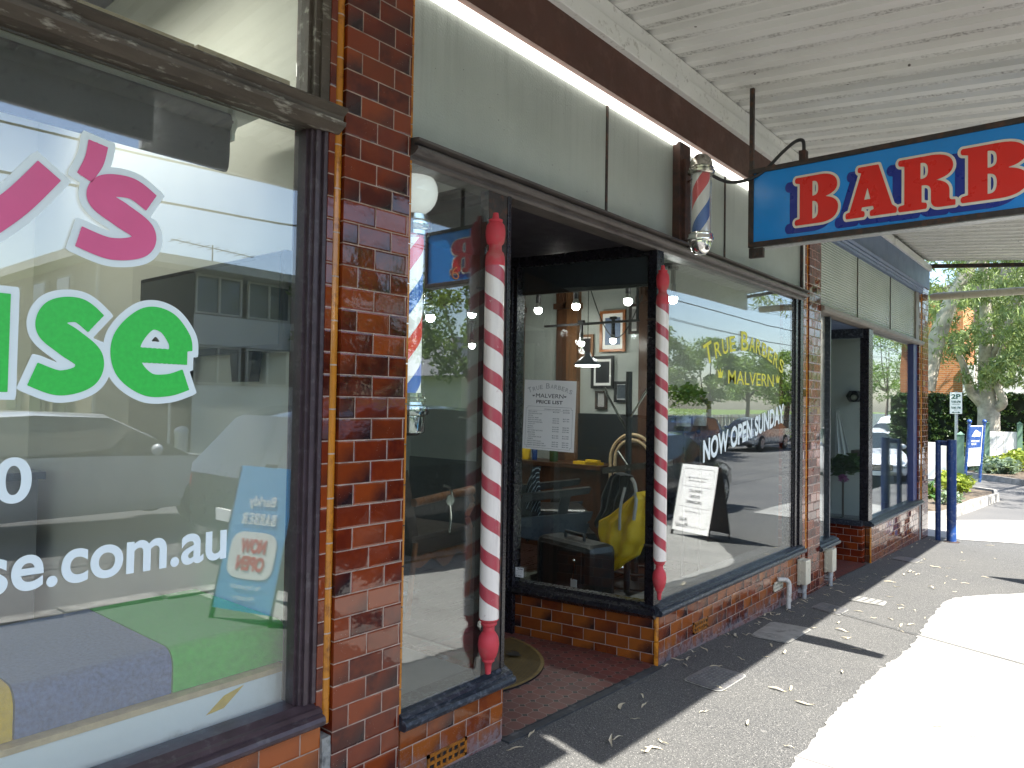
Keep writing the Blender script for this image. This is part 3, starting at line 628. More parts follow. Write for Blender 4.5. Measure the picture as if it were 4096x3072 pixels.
mb=MB(); mb.box(1.538,-.014,-.2,1.8365,.25,3.5); part('tile_face',mb,M['tile_pier'],p1)
mb=MB(); bullnose(mb,1.849,.0,.0075,.28,3.5); part('bullnose',mb,M['bull'],p1)
mb=MB()
for k in range(9): mb.cbox((1.518+random.uniform(-.003,.003),.02,-.1+.055*k),(.030+random.uniform(-.004,.006),.06,.0545),0,ry=random.uniform(-.05,.05))
part('cement_patch',mb,M['cement'],p1)
mb=MB(); mb.box(1.842,.01,-.2,1.858,.3,3.6); part('grout_strip',mb,M['bull_grout'],p1)
# =================================================================== BARBER SHOP
shopB=thing('barber_shop','maroon tiled barber shop with a recessed doorway between striped poles','shop',(3.8,0,gz(3.8)))
mb=MB(); mb.box(1.858,0,-.2,2.445,.06,.283); mb.box(3.845,0,-.3,6.305,.06,.283); tb=part('tiled_base',mb,M['tile_base'],shopB)
mb=MB(); bullnose(mb,3.828,.012,.018,-.02,.275); part('bullnose',mb,M['bull'],shopB)
# left return of the doorway and splayed right return
def S(t,z,o=0.0): return Vector((3.815-.135*t-o, .04+1.02*t, z))
def sidequad(mb,t0,t1,z0,z1,o0,o1,mi=0):
    a=[S(t0,z0,o0),S(t1,z0,o0),S(t1,z1,o0),S(t0,z1,o0)]; b=[S(t0,z0,o1),S(t1,z0,o1),S(t1,z1,o1),S(t0,z1,o1)]
    mb.add(a+b,[(0,1,2,3),(7,6,5,4),(0,4,5,1),(1,5,6,2),(2,6,7,3),(3,7,4,0)],mi)
mb=MB(); sidequad(mb,-.02,1.03,-.2,.262,0,-.06); part('return_tiles',mb,M['tile_side'],shopB)
mb=MB(); mb.prism(sill_prof(.283,.352,.05,.10),1.842,2.475); part('sill',mb,M['navy'],shopB)
mb=MB(); mb.prism(sill_prof(.283,.350,.045,.10),3.80,6.325); part('sill',mb,M['navy'],shopB)
mb=MB(); prof=[(0,.262),(.02,.262),(.045,.285),(.035,.31),(.012,.325),(0,.345)]
vs=[S(-.035,z,o) for o,z in prof]+[S(1.03,z,o) for o,z in prof]+[]
n=len(prof); mb.add([tuple(v) for v in vs],[(i,(i+1)%n,n+(i+1)%n,n+i) for i in range(n)]+[tuple(range(n))[::-1],tuple(range(n,2*n))]); sidequad(mb,-.03,1.03,.30,.345,0,-.07)
part('sill',mb,M['black'],shopB)
mb=MB(); mb.box(1.857,.001,.352,2.30,.006,2.405); part('window_pane',mb,M['glass'],shopB)
mb=MB(); mb.box(3.862,.022,.350,6.14,.029,2.40); part('window_pane',mb,M['glass'],shopB)
mb=MB(); sidequad(mb,.03,.93,.345,2.405,-.012,-.018); part('window_pane',mb,M['glass'],shopB)
mb=MB(); mb.box(2.302,.003,.352,2.445,.05,2.41); part('post',mb,M['iron'],shopB,bev=.003)
mb=MB(); mb.box(2.425,-.003,.352,2.448,.05,2.41); part('post_edge',mb,M['black'],shopB,bev=.002)
mb=MB(); mb.box(3.775,.0,.345,3.855,.055,2.41); mb.box(3.815,.055,.345,3.858,.085,2.41); part('corner_post',mb,M['black'],shopB,bev=.003)
mb=MB(); mb.box(3.858,.014,.35,3.868,.05,2.40); part('post',mb,M['iron'],shopB)
mb=MB()
for x0,x1,y0 in ((6.13,6.16,.015),(6.16,6.20,.004),(6.20,6.25,.012),(6.25,6.315,-.004)): mb.box(x0,y0,.35,x1,.10,2.405)
part('window_frame',mb,M['black'],shopB)
mb=MB(); sidequad(mb,.90,1.03,.0,2.45,.03,-.05); sidequad(mb,.925,.955,.3,2.41,.045,.0); sidequad(mb,0,.93,2.385,2.45,.012,-.05); sidequad(mb,-.02,.03,.3,2.45,.008,-.05); part('return_frame',mb,M['black'],shopB,bev=.003)
mb=MB(); mb.prism([(.10,2.405),(.0,2.402),(-.012,2.412),(-.012,2.425),(-.035,2.43),(-.05,2.442),(-.052,2.452),(-.035,2.458),(-.03,2.466),(-.055,2.474),(-.055,2.484),(.0,2.492),(.10,2.492)],1.842,6.325); part('lintel_moulding',mb,M['lintel'],shopB)
mb=MB(); mb.box(2.44,.02,2.452,3.9,1.25,2.50); part('doorway_soffit',mb,M['soffit_black'],shopB)
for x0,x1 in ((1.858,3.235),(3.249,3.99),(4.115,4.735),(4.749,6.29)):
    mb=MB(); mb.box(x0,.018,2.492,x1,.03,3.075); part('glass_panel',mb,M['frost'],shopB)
mb=MB(); mb.box(3.233,.012,2.49,3.251,.03,3.075); mb.box(4.733,.012,2.49,4.751,.03,3.075); mb.box(6.285,-.004,2.49,6.312,.03,3.075); part('glazing_bar',mb,M['iron'],shopB)
mb=MB(); mb.box(6.297,-.012,2.49,6.320,.03,3.12); part('cover_strip',mb,M['white_trim'],shopB)
mb=MB(); mb.box(3.985,-.03,2.43,4.12,.02,3.09); mb.box(4.02,-.05,2.50,4.10,-.03,2.99); part('bracket_board',mb,M['rust_board'],shopB)
mb=MB(); mb.prism([(.03,3.078),(-.004,3.078),(-.012,3.088),(-.012,3.112),(-.004,3.121),(.03,3.121)],1.855,6.30); part('glowing_strip',mb,M['added_glow'],shopB)  # bright white strip, made to glow without a known lamp
mb=MB(); mb.box(1.855,-.035,3.122,6.33,.03,3.36); part('painted_beam',mb,M['beam'],shopB)
mb=MB(); mb.box(1.5,.03,3.08,6.78,5.2,5.4); mb.box(1.5,-.02,3.62,6.78,.03,5.4); part('upper_wall',mb,M['render'],shopB)
# floors and interior shell
mb=MB(); sheet(mb,2.445,3.80,0,1.15,.012,2); part('porch_floor',mb,M['hex'],shopB)
mb=MB()
for x0,x1,y0,y1 in ((2.44,3.80,-.045,.012),(3.70,3.78,.0,1.1)): mb.add([(x0,y0,gz(x0)+.0),(x1,y0,gz(x1)+.0),(x1,y1,gz(x1)+.0),(x0,y1,gz(x0)+.0),(x0,y0,gz(x0)+.008),(x1,y0,gz(x1)+.008),(x1,y1,gz(x1)+.008),(x0,y1,gz(x0)+.008)],[(4,5,6,7),(0,1,5,4),(1,2,6,5),(3,0,4,7)])
part('slate_border',mb,M['slate'],shopB)
mb=MB(); mb.box(1.86,1.15,0,2.50,1.2,.35); mb.box(1.86,1.15,2.1,2.62,1.2,2.45); mb.box(2.58,1.15,0,2.66,1.2,2.45); mb.box(3.60,1.13,0,3.72,1.2,2.45); mb.box(2.66,1.15,2.08,3.60,1.2,2.45)
part('door_frame',mb,M['wood_dark'],shopB)
mb=MB(); mb.box(2.63,1.2,.03,2.67,2.05,.5); mb.box(2.63,1.2,.5,2.67,1.3,2.08); mb.box(2.63,1.95,.5,2.67,2.05,2.08); mb.box(2.63,1.3,1.98,2.67,1.95,2.08)
dr=part('door',mb,M['black'],shopB)
mb=MB(); mb.box(2.648,1.3,.5,2.654,1.95,1.98); part('door_pane',mb,M['glass'],dr)
mb=MB(); mb.tube([(2.67,1.98,.95),(2.71,1.98,.97),(2.71,1.98,1.20),(2.67,1.98,1.22)],.011); part('handle',mb,M['chrome'],dr)
mb=MB(); mb.box(2.445,.1,.30,2.47,1.15,.352); mb.box(2.445,.1,.352,2.452,1.15,2.40); 
part('return_pane',mb,M['glass'],shopB)
mb=MB(); mb.box(2.44,.06,-.2,2.49,1.15,.30); part('return_base',mb,M['tile_side'],shopB)
mb=MB(); mb.box(1.86,.07,.26,2.44,1.15,.30); mb.box(3.86,.07,.26,6.3,.30,.30); part('window_ledge',mb,M['fl_grey'],shopB)
mb=MB(); mb.box(1.86,1.2,.0,6.4,5.0,.03); mb.box(3.82,.06,.0,6.4,1.2,.03); part('floor_board',mb,M['barfloor'],shopB)
mb=MB(); mb.box(1.858,4.9,0,6.45,5.0,3.0); mb.box(6.36,.10,0,6.42,4.9,3.0); mb.box(1.856,.08,.0,1.870,4.9,3.0); mb.box(1.86,1.16,2.9,6.42,4.95,2.98); mb.box(3.82,.10,2.9,6.42,1.2,2.98); part('inner_wall',mb,M['greywall'],shopB)
mb=MB(); mb.box(6.33,.12,.0,6.362,2.32,1.40); mb.box(6.345,.12,.0,6.365,4.9,.8); part('dado',mb,M['black_mirror'],shopB)
mb=MB(); mb.box(6.34,2.54,.9,6.358,3.04,2.9)
for i in range(5):
    for j in range(8): mb.prism([(2.56+.096*i,1.0+.24*j),(2.60+.096*i,1.0+.24*j+.1),(2.64+.096*i,1.0+.24*j),(2.60+.096*i,1.0+.24*j-.1)],6.337,6.34,'x')
part('pressed_tin',mb,M['tinwall'],shopB)
for y0,y1,mm in ((3.04,3.20,'wood_dark'),(2.43,2.56,'wood_dark'),(2.30,2.43,'wood_mid'),(1.36,1.56,'wood_dark')):
    mb=MB(); mb.box(6.28,y0,.3,6.36,y1,2.88); mb.box(6.24,y0-.02,2.5,6.36,y1+.02,2.56)
    for k in range(4): mb.tube([(6.26,y0+.02+k*(y1-y0-.04)/3,2.56),(6.24,y0+.02+k*(y1-y0-.04)/3,2.85)],.014,6)
    part('pilaster',mb,M[mm],shopB)
mb=MB(); mb.box(5.95,1.78,.86,6.34,3.2,.90); mb.box(6.0,1.80,.03,6.34,3.2,.86); ct=part('counter',mb,M['wood_dark'],shopB)
# second pier and third shop
p2=pier('tiled_pillar','narrower glossy brown tiled pillar between the barber window and the end shop',6.6,0)
mb=MB(); mb.box(6.325,-.002,-.3,6.398,.2,3.3); part('maroon_edge',mb,M['tile_sliver'],p2)
mb=MB(); bullnose(mb,6.415,.008,.017,.28,3.3); part('bullnose',mb,M['bull'],p2)
mb=MB(); mb.box(6.433,-.014,-.3,6.752,.25,3.3); part('tile_face',mb,M['tile_pier'],p2)
mb=MB(); mb.box(6.398,.012,-.25,6.433,.1,.28); part('cement_patch',mb,M['cement'],p2)
shopE=thing('corner_shop','end shop with slate blue fascia, reeded glass transom and maroon tiled base','shop',(9.2,0,gz(9.2)))
mb=MB(); mb.box(6.752,0,-.35,7.275,.06,.225); mb.box(8.58,0,-.4,11.02,.06,.225); part('tiled_base',mb,M['tile_far'],shopE)
mb=MB(); mb.prism(sill_prof(.225,.292,.045,.10),6.75,7.295); mb.prism(sill_prof(.235,.300,.045,.10),8.50,11.12); part('sill',mb,M['navy'],shopE)
mb=MB(); mb.box(6.752,.055,.29,7.185,.063,2.36); part('window_pane',mb,M['glass'],shopE)
mb=MB(); mb.box(8.60,.055,.30,10.76,.063,2.36); part('window_pane',mb,M['glass'],shopE)
mb=MB(); mb.box(7.18,.03,.29,7.205,.09,2.36); part('post',mb,M['navy'],shopE)
mb=MB(); mb.box(8.445,.0,.295,8.605,.09,2.36); part('corner_post',mb,M['black'],shopE,bev=.004)
mb=MB(); mb.box(10.75,.02,.30,10.98,.10,2.36); part('window_frame',mb,M['blue_frame'],shopE)
mb=MB(); mb.box(8.44,.09,.30,8.455,.95,2.26); part('return_pane',mb,M['glass'],shopE)
mb=MB(); mb.box(8.43,.06,-.4,8.56,1.1,.24); part('return_base',mb,M['tile_far_side'],shopE)
mb=MB(); mb.box(8.40,.06,.24,8.56,1.1,.298); mb.box(8.43,.06,2.26,8.5,1.1,2.36); part('return_sill',mb,M['navy'],shopE)
mb=MB(); bullnose(mb,8.565,.012,.016,-.2,.22); part('bullnose',mb,M['bull'],shopE)
mb=MB(); sheet(mb,7.29,8.43,0,1.15,.012,2); part('porch_floor',mb,M['hex'],shopE)
mb=MB(); mb.box(7.2,1.1,-.2,8.45,1.16,2.4); part('door',mb,M['blue_frame'],shopE)
mb=MB(); mb.box(7.19,.08,2.36,8.5,1.1,2.40); part('doorway_soffit',mb,M['blue_grey'],shopE)
mb=MB(); mb.prism([(.10,2.36),(-.02,2.36),(-.045,2.375),(-.045,2.405),(-.02,2.42),(.10,2.42)],6.752,11.10); part('transom_bar',mb,M['taupe'],shopE)
for x0,x1 in ((6.755,8.05),(8.066,9.455),(9.471,10.80)):
    mb=MB(); mb.box(x0,.02,2.42,x1,.032,3.08); part('reeded_pane',mb,M['reeded'],shopE)
mb=MB(); mb.box(8.05,.014,2.42,8.066,.03,3.08); mb.box(9.455,.014,2.42,9.471,.03,3.08); part('glazing_bar',mb,M['iron'],shopE)
mb=MB(); mb.box(10.80,.0,2.42,11.0,.03,3.08); part('transom_frame',mb,M['taupe'],shopE)
mb=MB(); mb.prism([(.03,3.06),(-.02,3.06),(-.03,3.08),(-.022,3.095),(-.04,3.11),(-.032,3.13),(-.055,3.145),(-.05,3.165),(.03,3.17)],6.752,11.08); part('cornice',mb,M['blue_grey'],shopE)
mb=MB(); mb.box(6.70,-.028,3.17,11.53,.03,3.42); part('fascia',mb,M['blue_grey'],shopE)
mb=MB(); mb.box(6.752,.1,3.08,11.5,5.2,5.2); mb.box(6.752,-.02,3.6,11.5,.1,5.2); mb.box(11.42,.03,-.4,11.5,5.2,5.2); part('side_wall',mb,M['render'],shopE)
mb=MB(); mb.box(6.45,1.2,-.3,11.4,5.0,-.2); mb.box(8.5,.08,-.3,11.4,1.2,.22); part('floor_board',mb,M['fl_grey'],shopE)
mb=MB(); mb.box(10.9,.1,-.3,11.4,4.9,3.0); mb.box(6.45,3.2,-.3,10.9,3.3,3.0); mb.box(6.76,1.16,2.9,10.9,3.2,2.98); mb.box(8.5,.1,2.9,10.9,1.2,2.98); part('inner_wall',mb,M['greywall'],shopE)
mb=MB(); mb.box(9.35,.20,.22,9.40,1.9,2.9); part('display_partition',mb,M['render'],shopE)
p3=pier('tiled_pillar','tiled pillar at the far end of the shop row beside the blue bollard',11.3,0)
mb=MB(); mb.box(10.98,-.002,-.4,11.09,.1,3.17); part('maroon_edge',mb,M['tile_sliver'],p3)
mb=MB(); bullnose(mb,11.115,.006,.018,.29,3.17); part('bullnose',mb,M['bull'],p3)
mb=MB(); mb.box(11.02,-.004,-.4,11.133,.1,.28); part('cement_patch',mb,M['cement'],p3)
mb=MB(); mb.box(11.133,-.014,-.5,11.52,.5,3.42); part('tile_face',mb,M['tile_pier'],p3)
# =================================================================== AWNING
aw=thing('street_awning','long white corrugated awning over the footpath in front of the shop row','awning',(4,-1.2,3.3))
def soff(y): return 3.572+.10*y
mb=MB(); x=-4.2; P_=.205; prof=[]
while x<11.55:
    prof += [(x,0),(x+.118,0),(x+.136,.028),(x+.187,.028)]; x+=P_
Y0,Y1=.0,-2.52
vs=[(p[0],Y0,soff(Y0)+p[1]) for p in prof]+[(p[0],Y1,soff(Y1)+p[1]) for p in prof]; n=len(prof)
vs=vs[:n]+[(v[0],-2.36 if v[0]<1.98 else -2.52,soff(-2.36 if v[0]<1.98 else -2.52)+(v[2]-soff(Y1))) for v in vs[n:]]
mb.add(vs,[(i,i+1,n+i+1,n+i) for i in range(n-1)]); part('corrugated_sheet',mb,M['awning'],aw)
mb=MB(); mb.box(-4.2,-.075,3.36,6.72,.02,3.462); mb.box(-4.2,-.060,3.464,6.72,.02,3.560)
for i in range(9): mb.cbox((1.9+.62*i+random.uniform(-.1,.1),-.079,3.405),(.012,.008,.012))
part('wall_channel',mb,M['white_trim'],aw,bev=.004)
mb=MB(); mb.box(6.72,-.06,3.42,9.3,.0,3.50); mb.box(9.36,-.06,3.42,11.52,.0,3.50); part('wall_channel',mb,M['white_trim'],aw,bev=.004)
mb=MB(); mb.box(1.98,-2.56,3.06,11.52,-2.52,3.45); mb.box(1.98,-2.70,3.30,11.52,-2.56,3.42); mb.box(-4.2,-2.40,3.06,1.98,-2.36,3.45); part('street_fascia',mb,M['white_trim'],aw)
mb=MB(); mb.poly([(11.5,.02,3.46),(11.5,-2.52,3.20),(11.5,-2.52,3.36),(11.5,.02,3.62)]); mb.box(11.485,-2.52,3.2,11.53,.02,3.235)
o=mb; mb=MB(); vs=[(11.49,.02,3.475),(11.49,-2.52,3.255),(11.49,-2.52,3.30),(11.49,.02,3.53)]; mb.add(vs+[(11.535,a[1],a[2]) for a in vs],[(0,1,2,3),(7,6,5,4),(0,4,5,1),(1,5,6,2),(2,6,7,3),(3,7,4,0)]); part('end_flashing',mb,M['iron'],aw)
mb=MB(); mb.tube([XP(3722,1190,11.56),XP(3735,1187,11.56),XP(4096,1163,11.56),XP(4600,1130,11.56)],[.04,.052,.052,.052],14); part('end_brace',mb,M['box'],aw)
mb=MB()
for k in range(5):
    y=-.40-.42*k; mb.box(-4.2,y-.02,soff(y)+.035,11.5,y+.02,soff(y)+.055)
part('purlin',mb,M['iron'],aw)
mb=MB(); mb.add([(-4.2,.0,3.64),(1.98,.0,3.64),(1.98,-2.40,3.465),(-4.2,-2.40,3.465)],[(0,1,2,3)]); mb.add([(1.98,.0,3.64),(11.5,.0,3.64),(11.5,-2.56,3.45),(1.98,-2.56,3.45)],[(0,1,2,3)]); part('top_sheet',mb,M['rooft'],aw)
# =================================================================== BARBER SIGN
SX=4.5; U_=Vector((0,-1,0))
sg=thing('hanging_sign','blue box sign reading BARBER in red letters, hung under the awning','sign',(SX+.05,-1.35,2.51))
ys,ye=-.262,-2.70
mb=MB(); mb.box(SX,ye,2.535,SX+.085,ys,2.975); part('sign_box',mb,M['sign_blue'],sg)
mb=MB()
for z0,z1 in ((2.505,2.537),(2.973,3.003)): mb.box(SX-.012,ye-.012,z0,SX+.097,ys+.012,z1)
mb.box(SX-.012,ys-.020,2.537,SX+.097,ys+.012,2.973); mb.box(SX-.012,ye-.012,2.537,SX+.097,ye+.020,2.973); part('frame',mb,M['iron'],sg,bev=.002)
mb=MB(); mb.box(SX+.004,ye,2.499,SX+.080,ys-.02,2.5045); part('underside',mb,M['galv'],sg)
xs=[0,.290,.570,.872,1.225,1.545]; 
org=Vector((SX-.0035,-.548,2.607)); dy=[0,-.004,-.006,-.004,-.004,-.004]; wd,ht=[.258,.262,.278,.305,.295,.310],.286
NX=Vector((-1,0,0))
sign_word('BARBER',xs,org+Vector((.002,.046,-.030)),U_,BZ,wd,ht,.017,'letter_shadow',M['sign_navy'],sg,NX,dy)
sign_word('BARBER',xs,org,U_,BZ,wd,ht,.017,'letter_outline',M['sign_cream'],sg,NX,dy)
sign_word('BARBER',xs,org+Vector((-.0025,0,0)),U_,BZ,wd,ht,.0025,'lettering',M['sign_red'],sg,NX,dy)
mb=MB(); mb.box(SX+.02,ys-.005,2.99,SX+.045,ys+.02,3.54); mb.box(SX+.02,-2.3,2.99,SX+.045,-2.275,3.345); part('hanger_rod',mb,M['iron'],sg)
mb=MB(); mb.box(SX+.0,-.60,3.0,SX+.05,-.56,3.065); part('junction_box',mb,M['rust_board'],sg)
mb=MB(); mb.box(SX+.0,ys-.08,2.44,SX+.03,ys+.01,2.50); mb.box(SX-.01,ys-.04,2.455,SX+.06,ys-.02,2.49); part('lug',mb,M['iron'],sg)
pts=[(4.33,-.05,2.98),(4.42,-.14,2.93),(4.47,-.25,2.935),(4.5,-.35,2.985),(4.52,-.45,3.08),(4.525,-.53,3.135),(4.525,-.575,3.13),(4.525,-.582,3.07)]
def smooth(P,k=5):
    P=[Vector(p) for p in P]; out=[]
    for i in range(len(P)-1):
        a,b,c,d=P[max(i-1,0)],P[i],P[i+1],P[min(i+2,len(P)-1)]
        for j in range(k):
            t=j/k; out.append(.5*((2*b)+(-a+c)*t+(2*a-5*b+4*c-d)*t*t+(-a+3*b-3*c+d)*t**3))
    return out+[P[-1]]
mb=MB(); mb.tube(smooth(pts),.011,8); part('power_cable',mb,M['tv'],sg)
# =================================================================== BARBER POLES
def turned_pole(label,loc,r,H,z_cream,z_red,str_m):
    """spiral painted timber column with turned red ends"""
    t=thing('barber_pole',label,'barber pole',loc,0,'striped timber poles on the doorway posts')
    k=r/.041; zc=z_cream; zr=z_red
    mb=MB(); mb.lathe([(r,zr),(r,(zr+zc)/2),(r,zc)],36); part('striped_shaft',mb,str_m,t,False)
    mb=MB(); mb.lathe([(.004,0),(.012*k,.004),(.014*k,.035),(.018*k,.050),(.026*k,.056),(.026*k,.066),(.032*k,.072),(.040*k,.095),(.044*k,.125),(.040*k,.155),(.030*k,.172),(.024*k,.178),(.024*k,.200),(.032*k,.205),(.034*k,.212),(.031*k,.216),(.039*k,.225),(.041*k,zr-.004),(.0405*k,zr)],32); part('finial',mb,M['pole_red'],t,False)
    d=H-zc
    mb=MB(); mb.lathe([(r,zc),(r*1.01,zc+.012),(r*.97,zc+.04),(r*.86,zc+.056),(r*.72,zc+.062),(r*.66,zc+.07),(r*.66,zc+.088),(r*.88,zc+.098),(r*1.0,zc+.125),(r*1.02,zc+.145),(r*.92,zc+.172),(r*.66,zc+.186),(r*.72,zc+.190),(r*.72,zc+.196),(r*.36,zc+.200),(r*.26,zc+.225),(r*.2,H-.004),(.003,H)],32); part('finial',mb,M['pole_red'],t,False)
    mb=MB(); mb.tube([(0,0,.3),(0,.10,.3)],.006,8); mb.tube([(0,0,H-.3),(0,.10,H-.3)],.006,8); part('fixing',mb,M['iron'],t,False)
    return t
turned_pole('red and cream spiral pole on the doorway post nearest the amber edged pillar',(FP(1968,1750,-.0415).x,-.0415,.372),.0415,1.918,1.699,.232,M['pole_str'])
turned_pole('red and cream spiral pole on the corner post beside the big barber window',(FP(2644,1750,-.042).x,-.042,.390),.0368,1.905,1.687,.225,M['pole_str'])
t=thing('wall_barber_pole','small chrome capped red white and blue barber pole on a brown board above the lintel','barber pole',(3.915,-.20,2.368))
mb=MB(); mb.lathe([(.05,.128),(.05,.475)],32); part('striped_cylinder',mb,M['rwb2'],t,False)
mb=MB(); mb.lathe([(.060,.125),(.060,.48)],32); part('glass_tube',mb,M['glass_tube'],t,False)
mb=MB(); mb.lathe([(.002,0),(.03,.006),(.05,.025),(.062,.055),(.064,.075),(.074,.082),(.076,.096),(.070,.106),(.072,.118),(.064,.128)],32); part('end_cap',mb,M['chrome'],t,False)
mb=MB(); mb.lathe([(.064,.468),(.076,.476),(.078,.488),(.070,.496),(.072,.506),(.064,.514),(.064,.535),(.054,.562),(.032,.583),(.002,.590)],32); part('end_cap',mb,M['old_chrome'],t,False)
mb=MB()
for z in (.09,.49): mb.tube([(.05,.02,z),(.14,.15,z)],.007,8)
part('bracket_arm',mb,M['iron'],t,False)
# electric pole with white globe behind the left barber pane
gx,gy=FP(1650,1200,.15).x,.15
t=thing('globe_barber_pole','red white and blue pole with white globe lamp inside the narrow window','barber pole',(gx,gy,1.36))
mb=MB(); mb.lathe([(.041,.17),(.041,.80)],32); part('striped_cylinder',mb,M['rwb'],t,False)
mb=MB(); mb.lathe([(.050,.17),(.050,.81)],32); part('glass_tube',mb,M['glass_tube'],t,False)
mb=MB(); mb.lathe([(.03,0),(.058,.012),(.062,.03),(.062,.075),(.055,.08),(.075,.085),(.078,.10),(.075,.118),(.06,.124),(.058,.135),(.066,.14),(.066,.15),(.058,.155),(.058,.172)],32); part('base_collar',mb,M['chrome'],t,False)
mb=MB(); mb.lathe([(.058,.805),(.066,.81),(.066,.825),(.074,.832),(.078,.85),(.076,.868),(.062,.872),(.062,.892),(.045,.90)],32); part('top_collar',mb,M['chrome'],t,False)
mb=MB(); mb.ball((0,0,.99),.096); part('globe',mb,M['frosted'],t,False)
mb=MB(); mb.tube([(0,.0,.02),(0,.25,.02),(-.05,.6,.05)],.015,8); part('stand_arm',mb,M['chrome'],t,False)
# =================================================================== WINDOW LETTERING
tl=thing('window_lettering',"large pink and green lettering on the dusty shop window left of the tiled pillar",'lettering',(.8,.05,1.0))
def sticker(body,x0,x1,z0,z1,fill,off,embold=.02,yb=.052,parent=tl,**k):
    mb=MB(); put_text(mb,body,(x0,yb,z0),BX,BZ,x1-x0,z1-z0,offset=off,**k); part('outline',mb,M['icewhite'],parent)
    mb=MB(); put_text(mb,body,(x0,yb-.002,z0),BX,BZ,x1-x0,z1-z0,offset=embold,**k); part('letter',mb,M[fill],parent)
def sdf_face(mb, strokes, x0,x1,z0,z1, y, grow, step=.0022):
    """fill the area covered by heavy strokes (centre line, width) as one clean flat shape"""
    C_=[];W_=[];D_=[];E_=[]
    sx_,sz_=x1-x0,z1-z0
    for pts,ws in strokes:
        P=smooth([(x0+p[0]*sx_,z0+p[1]*sz_,0) for p in pts],14); w_=smooth([(w*sz_/2,0,0) for w in ws],14); n=len(P)
        for i,p in enumerate(P):
            d=(P[min(i+1,n-1)]-P[max(i-1,0)]).normalized(); C_.append((p.x,p.y)); W_.append(w_[i].x); D_.append((d.x,d.y)); E_.append(-1 if i==0 else (1 if i==n-1 else 0))
    C_=np.array(C_);W_=np.array(W_);D_=np.array(D_);E_=np.array(E_)
    m=W_.max()+grow+.01; gx_=np.arange(C_[:,0].min()-m,C_[:,0].max()+m,step); gz_=np.arange(C_[:,1].min()-m,C_[:,1].max()+m,step)
    XX,ZZ=np.meshgrid(gx_,gz_); F_=np.full(XX.shape,9.0); st=0
    for pts,ws in strokes:
        n=(len(pts)-1)*14+1; sl_=slice(st,st+n); st+=n
        dx=XX[...,None]-C_[sl_,0]; dz=ZZ[...,None]-C_[sl_,1]; f=np.sqrt(dx*dx+dz*dz)-W_[sl_]; k=f.argmin(-1); f=f.min(-1)-grow
        e=E_[sl_][k]; dd=D_[sl_][k]; cc_=C_[sl_][k]; pl_=((XX-cc_[...,0])*dd[...,0]+(ZZ-cc_[...,1])*dd[...,1])*e-grow
        f=np.where(e!=0,np.maximum(f,pl_),f); F_=np.minimum(F_,f)
    nz,nx=F_.shape
    for j in range(nz-1):
        run=None
        for i in range(nx-1):
            q=(F_[j,i],F_[j,i+1],F_[j+1,i+1],F_[j+1,i]); ins=[v<0 for v in q]
            if all(ins):
                if run is None: run=i
                continue
            if run is not None: mb.add([(gx_[run],y,gz_[j]),(gx_[i],y,gz_[j]),(gx_[i],y,gz_[j+1]),(gx_[run],y,gz_[j+1])],[(0,1,2,3)]); run=None
            if any(ins):
                c4=[(gx_[i],gz_[j]),(gx_[i+1],gz_[j]),(gx_[i+1],gz_[j+1]),(gx_[i],gz_[j+1])]; poly=[]
                for a_ in range(4):
                    b_=(a_+1)%4
                    if ins[a_]: poly.append(c4[a_])
                    if ins[a_]!=ins[b_]:
                        t_=q[a_]/(q[a_]-q[b_]); poly.append((c4[a_][0]+(c4[b_][0]-c4[a_][0])*t_,c4[a_][1]+(c4[b_][1]-c4[a_][1])*t_))
                if len(poly)>2: mb.add([(p[0],y,p[1]) for p in poly],[tuple(range(len(poly)))])
LK=[0]
def letter(strokes,fill,x0,x1,z0,z1,g=.019,sh=0.0,nm=''):
    LK[0]+=1
    for n_,mt,gr,yb in (('letter_outline','icewhite',g,WY-.0010-.00025*LK[0]),('letter',fill,0.0,WY-.004)):
        mb=MB(); sdf_face(mb,strokes,x0,x1,z0,z1,yb,gr); part(n_,mb,M[mt],tl)
WY=.055
S_=[([(.84,.74),(.62,.86),(.36,.82),(.30,.66),(.52,.53),(.76,.38),(.72,.20),(.42,.12),(.10,.20)],[.24,.25,.26,.27,.30,.28,.26,.25,.24])]
E_=[([(.93,.20),(.70,.13),(.44,.14),(.22,.32),(.20,.60),(.42,.85),(.66,.84),(.83,.66),(.855,.52)],[.25,.25,.26,.30,.30,.26,.26,.27,.27]),([(.24,.455),(.94,.455)],[.17,.17])]
U1=[([(.80,1.0),(.80,.5),(.80,0.0)],[.34,.34,.34]),([(.2,1.0),(.2,.4),(.40,.14),(.72,.18)],[.34,.34,.28,.26])]
Y_=[([(1.0,1.0),(.80,.62),(.58,.30),(.38,.06),(.12,-.10)],[.27,.27,.27,.26,.22]),([(.25,1.0),(.42,.70),(.60,.38)],[.27,.27,.25])]
letter(Y_,'pink',.33,.665,1.83,2.075); letter(S_,'pink',.712,.962,1.872,2.110); letter([([(.5,1.0),(.42,.5),(.22,0.0)],[.50,.47,.40])],'pink',.722,.835,2.078,2.178)
letter(U1,'lime',.36,.595,1.505,1.748); letter(S_,'lime',.622,.818,1.500,1.760); letter(E_,'lime',.822,1.052,1.500,1.755)
mb=MB(); put_text(mb,'00',(.49,.0535,1.232),BX,BZ,.155,.108,offset=.022); part('phone_number',mb,M['icewhite'],tl)
mb=MB(); put_text(mb,'use.com.au',(.475,.0535,1.010),BX,BZ,.70,.083,offset=.020); part('web_address',mb,M['icewhite'],tl)
